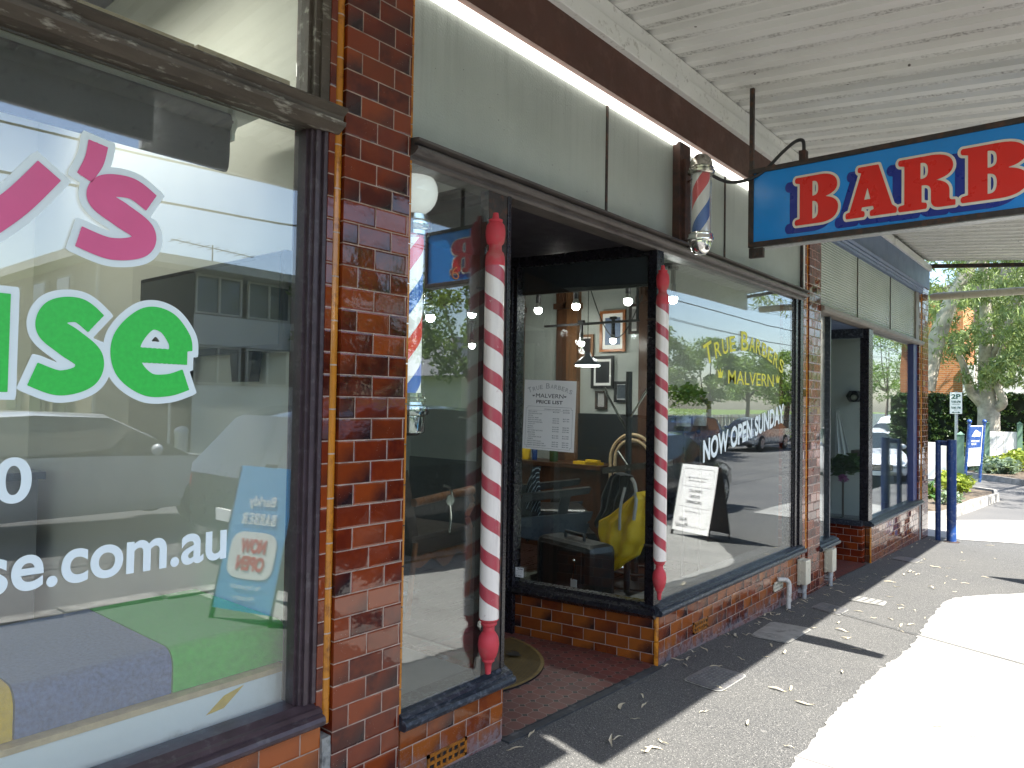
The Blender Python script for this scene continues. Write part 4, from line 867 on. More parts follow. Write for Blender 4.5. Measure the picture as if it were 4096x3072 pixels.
# TRUE BARBERS / MALVERN / NOW OPEN SUNDAY
t2=thing('window_lettering','yellow arched lettering high on the big barber window','lettering',(5.1,.05,1.7))
def arc_text(mb,body,org,u,v,W,H,sag,big=(),k=1.28,only=None,**kw):
    n=len(body); wts=[.55 if c==' ' else (1.1 if i in big else .86) for i,c in enumerate(body)]; T=sum(wts); acc=0
    for i,c in enumerate(body):
        m=acc+wts[i]/2; acc+=wts[i]
        if c==' ' or (only and not only[0]<=i<only[1]): continue
        f=m/T*2-1; h=H*(k if i in big else 1); ang=-math.atan(4*sag*f/W)*1.0
        uu=u*math.cos(ang)+v*math.sin(ang); vv=-u*math.sin(ang)+v*math.cos(ang)
        cw=W/T*wts[i]*.80; o=Vector(org)+u*(W/2+f*W/2)+v*(sag*(1-f*f))-uu*cw/2
        put_text(mb,c,o,uu,vv,cw,h,**kw)
for on_ in ((0,4),(5,12)):
    mb=MB(); arc_text(mb,'TRUE BARBERS',(4.46,.018,1.755),BX,BZ,1.44,.105,.15,(0,5),offset=.012,only=on_); part('arched_word',mb,M['yelvinyl'],t2)
mb=MB(); put_text(mb,'MALVERN',(4.83,.018,1.655),BX,BZ,.86,.095,offset=.004); part('straight_word',mb,M['yelvinyl'],t2)
for xx in (4.70,5.78):
    mb=MB(); mb.poly([(xx+a,.018,1.69+b) for a,b in ((-.03,0),(.03,0),(.045,.06),(.015,.035),(0,.07),(-.015,.035),(-.045,.06))]); part('crown',mb,M['yelvinyl'],t2)
t3=thing('window_lettering','white slanted lettering across the middle of the big barber window','lettering',(5.1,.05,1.4))
mb=MB(); a=Vector((4.45,.018,1.135)); b=Vector((5.91,.018,1.385)); dirv=(b-a).normalized(); L=(b-a).length
put_text(mb,'NOW OPEN SUNDAY',a,dirv,BZ,L,.135,offset=.035,space=1.02); part('slanted_words',mb,M['icewhite'],t3)
# number 6 on left barber pane
mb=MB(); put_text(mb,'6',FP(1805,1115,.0)-Vector((0,.001,0)),BX,BZ,.045,.055,offset=-.01); solo('window_number',mb,M['wood_or'],'small orange outlined street number 6 on the narrow barber pane','number')
# =================================================================== PRICE LIST AND STICKERS
pl=thing('price_list','white TRUE BARBERS MALVERN price list taped inside the doorway window','poster',(3.72,.72,1.2))
su=Vector((.1312,-.9913,0)); n_=Vector((-.9913,-.1312,0)); tlp=S(.85,1.650,.004)
RU=(su*math.cos(-.03)+BZ*math.sin(-.03)); RV=(BZ*math.cos(-.03)-su*math.sin(-.03))
Wp,Hp=.375,.445; O=tlp-RV*Hp+n_*.0
def PL(x,y,o=0.0): return O+RU*x+RV*y+n_*o
mb=MB(); mb.add([PL(0,0),PL(Wp,0),PL(Wp,Hp),PL(0,Hp),PL(0,0,.0015),PL(Wp,0,.0015),PL(Wp,Hp,.0015),PL(0,Hp,.0015)],[(3,2,1,0),(4,5,6,7),(0,1,5,4),(1,2,6,5),(2,3,7,6),(3,0,4,7)]); part('paper',mb,M['paper'],pl)
for on_ in ((0,4),(5,12)):
    mb=MB(); arc_text(mb,'TRUE BARBERS',PL(.03,.358,.0022),RU,RV,.315,.026,.035,(0,5),offset=.0,only=on_); part('heading_word',mb,M['ink_l'],pl)
mb=MB(); put_text(mb,'MALVERN',PL(Wp/2,.333,.0022),RU,RV,.20,.026,anchor='c'); put_text(mb,'PRICE LIST',PL(Wp/2,.296,.0022),RU,RV,.19,.021,anchor='c',offset=.02)
for sx in (.07,.30): mb.add([PL(sx+a,.340+b,.0022) for a,b in ((-.006,0),(.006,0),(.008,.011),(0,.006),(-.008,.011))],[(0,1,2,3,4)])
part('title',mb,M['ink'],pl)
rows=[("Men's Haircut",'$32.00','$34.00'),('Skin Fade/Long Hair/','',''),('Restyle','',''),('Buzz Cut  from','$20.00','$22.00'),('Buzz Cut with Fade','$25.00','$27.00'),('Senior/Age Pensioner','$22.00',''),('(Mon-Fri only)','',''),('Boys 0-6','$24.00','$26.00'),('Boys 7-17','$26.00','$28.00'),('Hot Towel Wet Shave','$35.00','$37.00'),('Beard Trim','',''),('- No Razor','$12.00','$12.00'),('- with Razor Line-up','$25.00','$25.00'),('COMBOS','',''),('Haircut with Shave','$62.00','$65.00'),('Haircut with Beard Trim','$42.00','$44.00'),('Haircut with Beard Line-up','$55.00','$55.00')]
mb=MB(); y=.240
put_text(mb,'MONDAY-SATURDAY    SUNDAY',PL(.335,.257,.0022),RU,RV,.18,.007,anchor='r')
for a_,b_,c_ in rows:
    put_text(mb,a_.upper(),PL(.035,y,.0022),RU,RV,None,.0068)
    if b_: put_text(mb,b_,PL(.262,y,.0022),RU,RV,.045,.0075,anchor='r')
    if c_: put_text(mb,c_,PL(.335,y,.0022),RU,RV,.045,.0075,anchor='r')
    y-=.0135
def strip(mb,x0,y0,x1,y1,o=.0022): mb.add([PL(x0,y0,o),PL(x1,y0,o),PL(x1,y1,o),PL(x0,y1,o)],[(0,1,2,3)])
part('price_rows',mb,M['ink'],pl)
mb=MB()
for r in ((.03,.2755,.345,.2767),(.03,.012,.345,.0132),(.018,.024,.0192,.265),(.356,.024,.3572,.265),(.035,.2515,.335,.2522),(.018,.262,.03,.2632),(.03,.2632,.0312,.2767),(.345,.262,.357,.2632),(.345,.2632,.3462,.2767),(.018,.0238,.03,.025),(.03,.012,.0312,.025),(.345,.0238,.357,.025),(.345,.012,.3462,.025)): strip(mb,*r)
part('ruled_border',mb,M['ink'],pl)
st=thing('glazier_sticker','small white glazier sticker reading GLASS in the lower corner of the doorway window','sticker',(3.69,.96,.36))
o0=S(.925,.372,.003)
def ST(x,y,o=0): return o0+su*x+BZ*y+n_*o
mb=MB(); mb.add([ST(0,0),ST(.088,0),ST(.088,.062),ST(0,.062)],[(0,1,2,3)]); part('label_paper',mb,M['paper'],st)
mb=MB(); put_text(mb,'GLASS',ST(.043,.049,.001),su,BZ,.038,.008,offset=.03); put_text(mb,'9307 7412',ST(.016,.005,.001),su,BZ,.056,.009,offset=.02); put_text(mb,'24hr Emergency Service',ST(.008,.038,.001),su,BZ,.072,.005); put_text(mb,'All insurance work covered',ST(.008,.028,.001),su,BZ,.070,.004); put_text(mb,'Obligation free quotes',ST(.008,.020,.001),su,BZ,.055,.004)
mb.add([ST(a,b,.001) for a,b in ((.006,.050),(.014,.050),(.014,.058),(.006,.058))],[(0,1,2,3)]); part('print',mb,M['ink'],st)
# =================================================================== WALL AND FOOTPATH FITTINGS
def conduit_box(label,x0,x1,z0,z1,zb,y=.0):
    t=thing('meter_box',label,'meter box',((x0+x1)/2,-.05,zb),0,'conduit boxes on the tiled base')
    mb=MB(); mb.box(x0,-.075,z0,x1,-.004,z1); part('box_cover',mb,M['box'],t,bev=.006)
    mb=MB()
    for k in range(4): mb.box(x0-.012,-.03,z0+.02+k*(z1-z0-.05)/3,x0,-.01,z0+.035+k*(z1-z0-.05)/3)
    mb.box(x0-.004,-.022,z0-.004,x1+.006,-.004,z1+.004); part('box_back',mb,M['box'],t)
    xc=(x0+x1)/2; mb=MB(); mb.tube([(xc,-.04,zb-.01),(xc,-.04,z0+.01)],.019,12); mb.tube([(xc,-.04,z0-.04),(xc,-.04,z0)],.024,12); part('conduit_pipe',mb,M['galv'],t)
    mb=MB()
    for z in (z0-.06,zb+.05): mb.box(xc-.035,-.045,z,xc+.03,-.0,z+.014)
    part('saddle',mb,M['galv'],t)
conduit_box('cream conduit box on the tiled base under the end of the big barber sill',6.205,6.325,.035,.235,gz(6.3))
conduit_box('cream conduit box under the short sill of the end shop, before its doorway',6.925,7.045,.02,.225,gz(6.98))
t=thing('vent_pipe','short bent white pipe rising from the path into the wall vent','pipe',(5.84,-.05,gz(5.84)))
mb=MB(); mb.tube(smooth([(5.83,-.06,gz(5.83)-.01),(5.835,-.06,-.02),(5.85,-.058,.09),(5.835,-.052,.135),(5.79,-.03,.15),(5.74,-.002,.152)]),.019,12); part('pipe',mb,M['pvc'],t)
mb=MB(); mb.tube([(5.835,-.06,-.02),(5.837,-.06,.0)],.023,12); part('coupling',mb,M['pvc'],t)
M['ventglaze']=mat('brown vent glaze',(.36,.13,.018),.2,var=.3,vs=20,dirt=(.10,.05,.02),damt=.4,ds=40)
def air_vent(label,x0,x1,z0,z1,m='bull'):
    t=thing('air_vent',label,'wall vent',((x0+x1)/2,-.006,z0),0,'terracotta air vents in the tiled base')
    mb=MB(); f=.012
    mb.box(x0,-.008,z0,x1,-.001,z0+f); mb.box(x0,-.008,z1-f,x1,-.001,z1); mb.box(x0,-.008,z0,x0+f,-.001,z1); mb.box(x1-f,-.008,z0,x1,-.001,z1)
    part('vent_frame',mb,M[m],t)
    mb=MB(); mb.box(x0+f,-.0015,z0+f,x1-f,-.0008,z1-f); part('dark_opening',mb,M['tv'],t)
    mb=MB(); n=6
    for k in range(1,n): xx=x0+f+(x1-x0-2*f)*k/n; mb.box(xx-.006,-.006,z0+f,xx+.006,-.0016,z1-f)
    zz=(z0+z1)/2; mb.box(x0+f,-.0065,zz-.006,x1-f,-.0016,zz+.006); part('grille',mb,M[m],t)
air_vent('amber air vent low in the tiled base under the narrow barber window',1.995,2.215,.062,.134,'ventglaze')
air_vent('amber air vent low in the tiled base of the big barber window',4.282,4.490,.068,.138,'ventglaze')
air_vent('dusty brown air vent in the tiled base behind the bent white pipe',5.66,5.86,.07,.14,'box')
M['lid_rib']=mat('worn iron rib',(.20,.20,.195),.5,metal=.2,var=.3,vs=30)
def lid(name,label,cpts,m,dz=.007,pattern=None,group='service lids in the footpath'):
    P=[G(*p) for p in cpts]; c=sum(P,Vector())/len(P)
    t=thing(name,label,'access cover',(c.x,c.y,gz(c.x)),0,group)
    top=[]
    n=len(P)
    for i in range(n):                      # rounded corners
        a,b,d=P[i-1],P[i],P[(i+1)%n]
        for k in range(5):
            q=k/4; top.append((b+(a-b)*.16*(1-q)**2+(d-b)*.16*q*q))
    ring=[(c+(p-c)*1.07) for p in top]
    def g(p,o): return (p.x,p.y,gz(p.x)+o)
    mb=MB(); mb.poly([g(p,dz-.002) for p in ring]); part('surround',mb,M['cement'],t)
    mb=MB(); N=len(top); mb.add([g(p,.0) for p in top]+[g(p,dz+.002) for p in top],[(i,(i+1)%N,N+(i+1)%N,N+i) for i in range(N)]); mb.poly([g(p,dz+.002) for p in top]); part('lid_plate',mb,M[m],t)
    if pattern:
        mb=MB(); u=(P[1]-P[0]); v=(P[3]-P[0]); nu,nv=pattern
        for i in range(nu):
            for j in range(nv):
                o=P[0]+u*((i+.5+.25*(j%2)-.12)/nu*.84+.08)+v*((j+.5)/nv*.84+.08); du=u/nu*.26; dv=v/nv*.15
                q=[o-du-dv,o+du-dv,o+du+dv,o-du+dv]; mb.add([g(p,dz+.002) for p in q]+[g(p,dz+.0055) for p in q],[(4,5,6,7),(0,1,5,4),(1,2,6,5),(2,3,7,6),(3,0,4,7)])
        part('tread_ribs',mb,M['lid_rib'],t)
    return t
lid('manhole_cover','ribbed iron cover half in sun on the path, nearest the doorway',((2735,2722),(2845,2665),(2985,2705),(2880,2770)),'metal_lid',pattern=(9,8))
lid('manhole_cover','smooth rounded grey concrete lid in the path below the bent pipe',((3005,2545),(3090,2490),(3245,2518),(3150,2575)),'conc_lid')
lid('manhole_cover','small rectangular grid lid straddling the shadow edge, beyond the smooth concrete lid',((3245,2433),(3290,2412),(3395,2440),(3355,2462)),'metal_lid',pattern=(8,4))
lid('manhole_cover','small pale grid lid in full sun beside the thin dark line',((3395,2402),(3430,2388),(3545,2408),(3530,2425)),'conc_lid',pattern=(8,4))
lid('manhole_cover','small lid on the path outside the end shop',((3560,2236),(3600,2227),(3690,2240),(3660,2254)),'metal_lid')
# door mat: half-round ribbed rubber
mc=Vector((3.62,.72,0)); t=thing('door_mat','dark half-round rubber mat with tan ribs, tulip and word HOME in the doorway','door mat',(3.3,.55,gz(3.3)+.012))
def fan(x0,y0,rx,ry,a0,a1,n=36): return [(x0+rx*math.cos(a0+(a1-a0)*k/n), y0+ry*math.sin(a0+(a1-a0)*k/n)) for k in range(n+1)]
MX,MY=2.98,.93
outl=fan(MX,MY,.60,.60,PI*1.02,PI*1.98)
def mz(x,o): return gz(x)+.013+o
mb=MB(); N=len(outl); mb.add([(x,y,mz(x,0)) for x,y in outl]+[(x,y,mz(x,.006)) for x,y in outl],[(i,(i+1)%N,N+(i+1)%N,N+i) for i in range(N)]+[tuple(range(N,2*N))]); part('mat_base',mb,M['tv'],t)
mb=MB(); k=0; x=MX-.585
while x<MX+.58:
    hgt=math.sqrt(max(0,.575**2-(x-MX)**2)); yt=MY-.035; yb=MY-hgt
    if yt-yb>.02: mb.add([(x,yb,mz(x,.0085)),(x+.0075,yb,mz(x,.0085)),(x+.0075,yt,mz(x,.0085)),(x,yt,mz(x,.0085))],[(0,1,2,3)])
    x+=.0165
part('ribs',mb,M['gold'],t)
mb=MB()
for (x0,y0),(x1,y1) in zip(outl[:-1],outl[1:]):
    def sc_(x,y,f): return (MX+(x-MX)*f,MY+(y-MY)*f)
    q=[(x0,y0),(x1,y1),sc_(x1,y1,.965),sc_(x0,y0,.965)]; mb.add([(a,b,mz(a,.0095)) for a,b in q],[(0,1,2,3)])
part('rim',mb,M['gold'],t)
mb=MB(); put_text(mb,'HOME',(MX-.17,MY-.30,mz(MX,.0105)),Vector((1,0,-.033)).normalized(),Vector((0,1,0)),.34,.085,offset=.02)
mb.add([(MX+.33+a,MY-.30+b,mz(MX,.0105)) for a,b in ((-.04,.02),(0,-.04),(.04,.02),(.03,.07),(.012,.035),(0,.085),(-.012,.035),(-.03,.07))],[tuple(range(8))]); part('motif',mb,M['blackleather'],t)
# fallen leaves: every leaf its own object
def leaf_mesh(seed):
    R=random.Random(seed); L=R.uniform(.055,.105); W=L*R.uniform(.10,.17); cv=R.uniform(-.30,.30); lift=R.uniform(.004,.014); mb=MB(); n=9; vs=[]
    for k in range(n+1):
        q=k/n; x=(q-.5)*L; wd=W*math.sin(PI*min(1,q*1.02+.01))**.8+.0006; y=cv*L*(q-.5)**2*2; z=.003+lift*abs(math.sin(q*PI*1.3+seed))
        vs+=[(x,y-wd/2,z+.002),(x,y,z),(x,y+wd/2,z+.003)]
    mb.add(vs,[(3*k+j,3*k+3+j,3*k+4+j,3*k+1+j) for k in range(n) for j in (0,1)],0,True)
    return mb.mesh('leaf_blade',M['litter'])
LM=[leaf_mesh(i) for i in range(7)]
spots=[(2575,2825),(2540,2880),(2615,2995),(2570,2790),(2965,2640),(3140,2615),(3110,2762),(3165,2758),(3370,2693),(3215,2819),(3155,2992),(2650,2975),(2595,3010),(3080,2455),(3215,2408),(3085,2462),(2940,2545),(2895,2545),(2795,2565),(3060,2465),(3425,2600),(3360,2370),(3450,2320),(3540,2310),(3500,2300),(3585,2350),(3640,2290),(3655,2290),(3670,2300),(3560,2390),(3600,2435),(3660,2445),(3700,2475),(3730,2355),(3605,2505),(3370,2525),(3820,2370),(3615,2300),(3780,2335),(3795,2275),(3850,2245),(3860,2335),(3940,2310),(3700,2240),(3745,2270),(3350,2325),(3390,2345),(2440,2975),(2060,3000),(2125,2940),(3495,2475),(3640,2500),(3270,2480),(3445,2360),(3320,2345),(3560,2330),(2860,2670),(2990,2900),(2480,2830),(2470,2960)]
for i,(px,py) in enumerate(spots):
    p=G(px,py); k=i%7; o=link('fallen_leaf',LM[k],None,True,0,(p.x,p.y,gz(p.x)+.001 if p.x<12 else -.275)); s=random.uniform(.7,1.15); o.scale=(s,s,s); o.rotation_euler=(0,.033,random.uniform(0,6.3))
    tag(o,'small dry curled gum leaf lying on the footpath','leaf','fallen gum leaves on the footpath')
for i in range(42):
    x=random.uniform(4.5,11.3) if i%3 else random.uniform(2.3,8.0); y=-abs(random.gauss(0,.55))-.04
    if y<-1.6: continue
    o=link('fallen_leaf',LM[i%7],None,True,0,(x,y,gz(x)+.001)); s=random.uniform(.5,1.1); o.scale=(s,s,s); o.rotation_euler=(0,.033,random.uniform(0,6.3))
    tag(o,'small dry curled gum leaf lying on the footpath','leaf','fallen gum leaves on the footpath')
for i in range(46):
    x=random.choice((random.uniform(3.9,6.2),random.uniform(8.6,11.2),random.uniform(5.4,7.3))); y=-abs(random.gauss(0,.07))-.03
    o=link('fallen_leaf',LM[i%7],None,True,0,(x,y,gz(x)+.001)); s=random.uniform(.4,.9); o.scale=(s,s,s*1.3); o.rotation_euler=(random.uniform(-.3,.3),.033,random.uniform(0,6.3))
    tag(o,'small dry curled gum leaf lying on the footpath','leaf','fallen gum leaves on the footpath')
# =================================================================== LEFT SHOP CONTENTS
def rbox(mb,x0,y0,z0,x1,y1,z1,r=.04,mi=0):
    """block with a rounded front top edge"""
    prof=[(y1,z0),(y0,z0),(y0,z1-r)]+[(y0+r-r*math.cos(t),z1-r+r*math.sin(t)) for t in [PI/2*k/6 for k in range(7)]]+[(y1,z1)]
    mb.prism(prof,x0,x1,'x',mi,True,True); return mb
bt=thing('window_bench','white boarded bench with a plywood edge inside the children shop window','bench',(0,.4,.19))
mb=MB(); mb.box(-3.1,.155,.19,1.46,.17,.565); part('front_board',mb,M['white_in'],bt)
mb=MB(); mb.box(-3.1,.15,.567,1.46,1.0,.585); part('seat_board',mb,M['ply'],bt)
mb=MB(); mb.poly([(a,.154,b) for a,b in ((1.18,.50),(1.24,.545),(1.31,.56),(1.24,.505))]); part('tape_scrap',mb,M['felt_y'],bt)
def cushion(label,x0,x1,m):
    mb=MB(); rbox(mb,x0,.19,.587,x1,.84,.72,.055); o=solo('bench_cushion',mb,M[m],label,'cushion','felt cushions along the window bench'); return o
cushion('mustard felt cushion at the near end of the window bench, beside the blue one',-.3,.665,'felt_y'); cushion('denim blue felt cushion between the mustard and green ones on the window bench',.67,1.085,'felt_b'); cushion('leaf green felt cushion at the end of the window bench against the wall',1.09,1.485,'felt_g')
t=thing('roller_blind','charcoal roller blind half lowered at the top of the children shop window','blind',(-.8,.22,2.2))
mb=MB(); 
prof=[(.20,2.385),(.20,2.30),(.205,2.262),(.215,2.250),(.228,2.250),(.234,2.262),(.230,2.385)]; mb.prism(prof,-3.0,1.235,'x',0,True,True); part('blind_cloth',mb,M['blind'],t)
mb=MB(); mb.tube([(-3.0,.225,2.41),(1.24,.225,2.41)],.036,16); part('roller',mb,M['blind'],t)
mb=MB(); mb.box(-3.0,.21,2.44,1.23,.26,2.456); mb.box(1.236,.19,2.35,1.246,.27,2.46); mb.tube([(1.25,.225,2.41),(1.256,.225,2.41)],.032,14); part('bracket',mb,M['pale_metal'],t)
t=thing('wall_monitor','thin black monitor mounted on the cream wall inside the children shop','monitor',(1.45,.75,1.62))
mb=MB(); mb.box(1.43,.17,1.665,1.468,1.30,2.02); part('casing',mb,M['tv'],t,bev=.006)
mb=MB(); mb.box(1.425,.19,1.69,1.431,1.28,2.0); part('screen',mb,M['carglass'],t)
mb=MB(); mb.prism([(.36,1.56),(.48,1.56),(.50,1.665),(.34,1.665)],1.42,1.46); mb.prism([(.86,1.56),(.98,1.56),(1.0,1.665),(.84,1.665)],1.42,1.46); part('foot',mb,M['tv'],t)
t=thing('added_batten','added unseen batten lamp brightening the cream wall of the children shop','ceiling lamp',(1.0,1.3,3.04))  # lamp added out of view to brighten the cream wall
mb=MB(); mb.box(.96,.35,3.07,1.04,2.3,3.12); part('housing',mb,M['pale_metal'],t); mb=MB(); mb.tube([(1.0,.4,3.05),(1.0,2.25,3.05)],.016,10); part('lit_tube',mb,M['added_glow'],t)
for yy in (.7,1.9):
    mb=MB(); mb.tube([(1.0,yy,3.12),(1.0,yy,3.5)],.005,6); part('hanger',mb,M['pale_metal'],t)
l=bpy.data.lights.new('added_fill_light','AREA'); l.shape='RECTANGLE'; l.size=.06; l.size_y=1.9; l.energy=3.0; l.color=(1,.97,.88); lo=bpy.data.objects.new('added_fill_light',l); C.objects.link(lo); lo.location=(1.0,1.3,3.02); lo.rotation_euler=(0,math.radians(-25),0)  # fill light of the added batten
t=thing('shop_counter','dull grey counter at the back of the children shop','counter',(.3,3.0,.19))
mb=MB(); mb.box(-2.0,2.4,.19,1.4,3.2,1.05); part('counter_body',mb,M['fl_grey'],t); mb=MB(); mb.box(-2.05,2.35,1.05,1.42,3.25,1.09); part('counter_top',mb,M['greyenamel'],t)
# =================================================================== BARBER CONTENTS
FZ=.03
def bulb_lamp(label,p,drop=.10):
    t=thing('track_lamp',label,'ceiling lamp',tuple(p),0,'bare bulb lamps hanging in the barber shop')
    mb=MB(); mb.tube([(0,0,.05),(0,0,.10)],.020,12); mb.box(-.012,-.012,.10,.012,.012,.10+drop); mb.box(-.02,-.03,.10+drop,.02,.03,.125+drop); part('lampholder',mb,M['tv'],t,False)
    mb=MB(); mb.lathe([(.004,-.036),(.018,-.032),(.029,-.018),(.031,-.002),(.027,.012)],20); part('bulb',mb,M['bulb'],t,False)
    mb=MB(); mb.lathe([(.027,.012),(.020,.035),(.018,.052)],20); part('bulb_neck',mb,M['chrome'],t,False)
    return t
lamps=[((2153,1238),4.55,'nearest the doorway blind corner, over the barber chair'),((2304,1222),4.55,'in the middle above the price list'),((2512,1202),4.55,'near the corner post, above the coat stand'),((2692,1195),4.55,'just past the corner post, high in the big window'),((2325,1372),6.0,'small and far, beside the pendant shade'),((2452,1360),6.0,'far one in front of the framed blue print')]
for (px,py),x,l in lamps: bulb_lamp('lit bare bulb lamp '+l, XP(px,py,x))
p=FP(1722,1268,1.6); bulb_lamp('lit bare bulb lamp just right of the globe pole in the narrow pane',p); p=FP(1888,1252,1.5); bulb_lamp('lit bare bulb lamp beside the near striped pole in the narrow pane',p)
p=FP(1888,1380,2.6); bulb_lamp('small lit bulb lamp lower down behind the narrow pane',p)
mb=MB(); a=XP(2153,1238,4.55); mb.box(4.54,.1,a.z+.225,4.57,2.4,a.z+.245); solo('lamp_track',mb,M['tv'],'black ceiling track carrying the row of bare bulbs behind the doorway window','light track')
mb=MB(); mb.box(5.98,1.4,2.28,6.02,2.5,2.30); mb.box(5.98,1.4,2.30,6.0,1.42,2.9); solo('hanging_rail',mb,M['tv'],'thin dark rail hung across the back of the barber shop','rail')
for i,q in enumerate(((4.55,1.3,2.45),(4.55,.5,2.45),(5.9,2.2,2.2),(2.6,2.6,2.3),(3.6,3.4,2.3))):
    l=bpy.data.lights.new('bulb_light','POINT'); l.energy=1.5; l.shadow_soft_size=.04; l.color=(1,.96,.88); lo=bpy.data.objects.new('bulb_light',l); C.objects.link(lo); lo.location=q
t=thing('roller_blind','black roller blind pulled down a little at the top of the doorway window','blind',(3.76,.5,2.2))
mb=MB(); sidequad(mb,.045,.90,2.225,2.40,-.03,-.04); part('blind_cloth',mb,M['blind'],t); mb=MB(); sidequad(mb,.045,.90,2.205,2.228,-.022,-.046); part('bottom_bar',mb,M['tv'],t)
def framed(label,y0,z0,y1,z1,fm,im,x=6.335,f=.028):
    t=thing('framed_picture',label,'picture',(x,(y0+y1)/2,z0),0,'framed pictures on the barber shop wall')
    mb=MB()
    for a,b,c_,d in ((y0,z0,y1,z0+f),(y0,z1-f,y1,z1),(y0,z0+f,y0+f,z1-f),(y1-f,z0+f,y1,z1-f)): mb.box(x-.02,a,b,x,c_,d)
    part('frame',mb,M[fm],t); mb=MB(); mb.box(x-.006,y0+f,z0+f,x-.002,y1-f,z1-f); part('mount',mb,M['paper'],t)
    mb=MB(); w_,h_=(y1-y0)*.2,(z1-z0)*.17; mb.box(x-.009,y0+w_,z0+h_,x-.0065,y1-w_,z1-h_); part('print',mb,M[im],t)
framed('framed blue print in a reddish timber frame, upper wall behind the far bulb',1.74,2.03,2.04,2.45,'wood_or','blue_grey')
framed('small picture of dark figures behind the pendant shade',2.12,1.99,2.28,2.22,'wood_mid','coat')
framed('large black framed picture below the pendant shade',1.87,1.66,2.14,1.99,'tv','black_mirror')
framed('small black and white picture of standing figures under the large black frame',1.945,1.445,2.085,1.635,'iron','ink_l')
framed('dark framed picture beside the striped wall pole, right of the small figures print',1.70,1.52,1.86,1.73,'tv','greyenamel')
framed('narrow framed picture at the edge of the end pilaster',1.58,2.2,1.70,2.50,'iron','ink_l')
t=thing('pendant_lamp','white enamel pendant shade on a long thin cord at the back of the barber shop','ceiling lamp',tuple(XP(2350,1462,5.6)))
mb=MB(); mb.lathe([(.125,0),(.118,.02),(.07,.06),(.035,.085),(.025,.12)],24); part('lamp_shade',mb,M['greyenamel'],t,False); mb=MB(); mb.tube([(0,0,.12),(0,0,.95)],.004,6); part('cord',mb,M['tv'],t,False); mb=MB(); mb.lathe([(.02,-.01),(.11,-.006),(.112,.006)],24); part('diffuser',mb,M['bulb'],t,False)
mb=MB(); a=XP(2360,1150,5.6); b=XP(2570,1180,5.6); pts=[a.lerp(b,k/12)+Vector((0,0,-.42*math.sin(PI*k/12))) for k in range(13)]; mb.tube(pts,.005,6); solo('hanging_flex',mb,M['tv'],'slack black flex looping below the ceiling in the barber shop','cable')
def drape(pts,x,dep,folds=5,amp=.012,nu=26,nv=30,seed=0):
    """soft hanging cloth shape inside a closed Y-Z outline, with vertical folds"""
    zs=[p[1] for p in pts]; z0,z1=min(zs)+1e-4,max(zs)-1e-4; mb=MB(); n=len(pts)
    for sgn in (-1,1):
        vs=[]
        for j in range(nv+1):
            z=z0+(z1-z0)*j/nv; ys_=[]
            for i in range(n):
                (ya_,za_),(yb_,zb_)=pts[i],pts[(i+1)%n]
                if (za_-z)*(zb_-z)<=0 and za_!=zb_: ys_.append(ya_+(yb_-ya_)*(z-za_)/(zb_-za_))
            a_,b_=min(ys_),max(ys_)
            for i in range(nu+1):
                u=i/nu; v=j/nv; bul=math.sqrt(max(0,1-(2*u-1)**2))*math.sqrt(max(0.02,min(1,4*v*(1.25-v))))
                vs.append((x+sgn*(dep*bul+amp*bul*math.sin(folds*PI*u+2.2*math.sin(3*v+seed)+seed)+amp*.5*bul*math.sin(11*v+7*u)),a_+(b_-a_)*u,z))
        mb.add(vs,[(j*(nu+1)+i,j*(nu+1)+i+1,(j+1)*(nu+1)+i+1,(j+1)*(nu+1)+i) for j in range(nv) for i in range(nu)],0,True)
    return mb
def barber_chair(label,loc,rz,shell='greyenamel',pad='blackleather',armm='blackleather'):
    t=thing('barber_chair',label,'barber chair',loc,rz,'barber chairs inside the shop')
    mb=MB(); mb.lathe([(.30,0),(.31,.012),(.29,.03),(.10,.06),(.055,.08),(.05,.36),(.09,.38),(.09,.40)],28); part('pedestal',mb,M['chrome'],t,False)
    mb=MB(); prof=[(-.30,.42),(-.20,.36),(.10,.36),(.27,.42),(.30,.50),(-.30,.50)]; mb.prism(prof,-.29,.29,'y'); part('seat_shell',mb,M[shell],t,False,.02)
    mb=MB()
    for k in range(13): mb.box(-.20+.022*k,-.294,.40,-.19+.022*k,-.289,.48)
    part('shell_ribs',mb,M['chrome'],t,False)
    mb=MB(); mb.box(-.28,-.25,.50,.30,.25,.60); part('seat',mb,M[pad],t,False,.035)
    mb=MB(); mb.prism([(-.30,.52),(-.20,.52),(-.30,1.10),(-.40,1.08)],-.25,.25,'y'); part('backrest',mb,M[pad],t,False,.03)
    for s in (-1,1):
        mb=MB(); mb.prism([(-.30,.40),(-.1,.36),(.16,.42),(.30,.54),(.32,.60),(-.30,.54)],s*.29,s*.33,'y'); ob=part('arm_panel',mb,M[shell],t,False,.02)
        mb=MB(); mb.prism([(-.32,.66),(.28,.75),(.30,.80),(-.30,.73)],s*.265,s*.36,'y'); mb.prism([(.02,.52),(.10,.54),(.14,.74),(.06,.73)],s*.29,s*.32,'y'); part('armrest',mb,M[armm],t,False,.015)
    mb=MB(); mb.prism([(.28,.40),(.36,.40),(.50,.16),(.44,.14)],-.18,.18,'y'); part('leg_rest',mb,M[pad],t,False,.012)
    mb=MB(); mb.tube([(.30,-.16,.38),(.52,-.16,.12),(.62,-.16,.12)],.014,8); mb.tube([(.30,.16,.38),(.52,.16,.12),(.62,.16,.12)],.014,8); mb.box(.50,-.17,.105,.66,.17,.125); part('footrest',mb,M['chrome'],t,False)
    return t
barber_chair('slate and black barber chair behind the doorway window, striped cape over its back',(5.0,1.66,FZ),math.radians(-48))
barber_chair('black barber chair with a chrome edged arm seen through the narrow pane',(3.05,2.15,FZ),math.radians(-20))
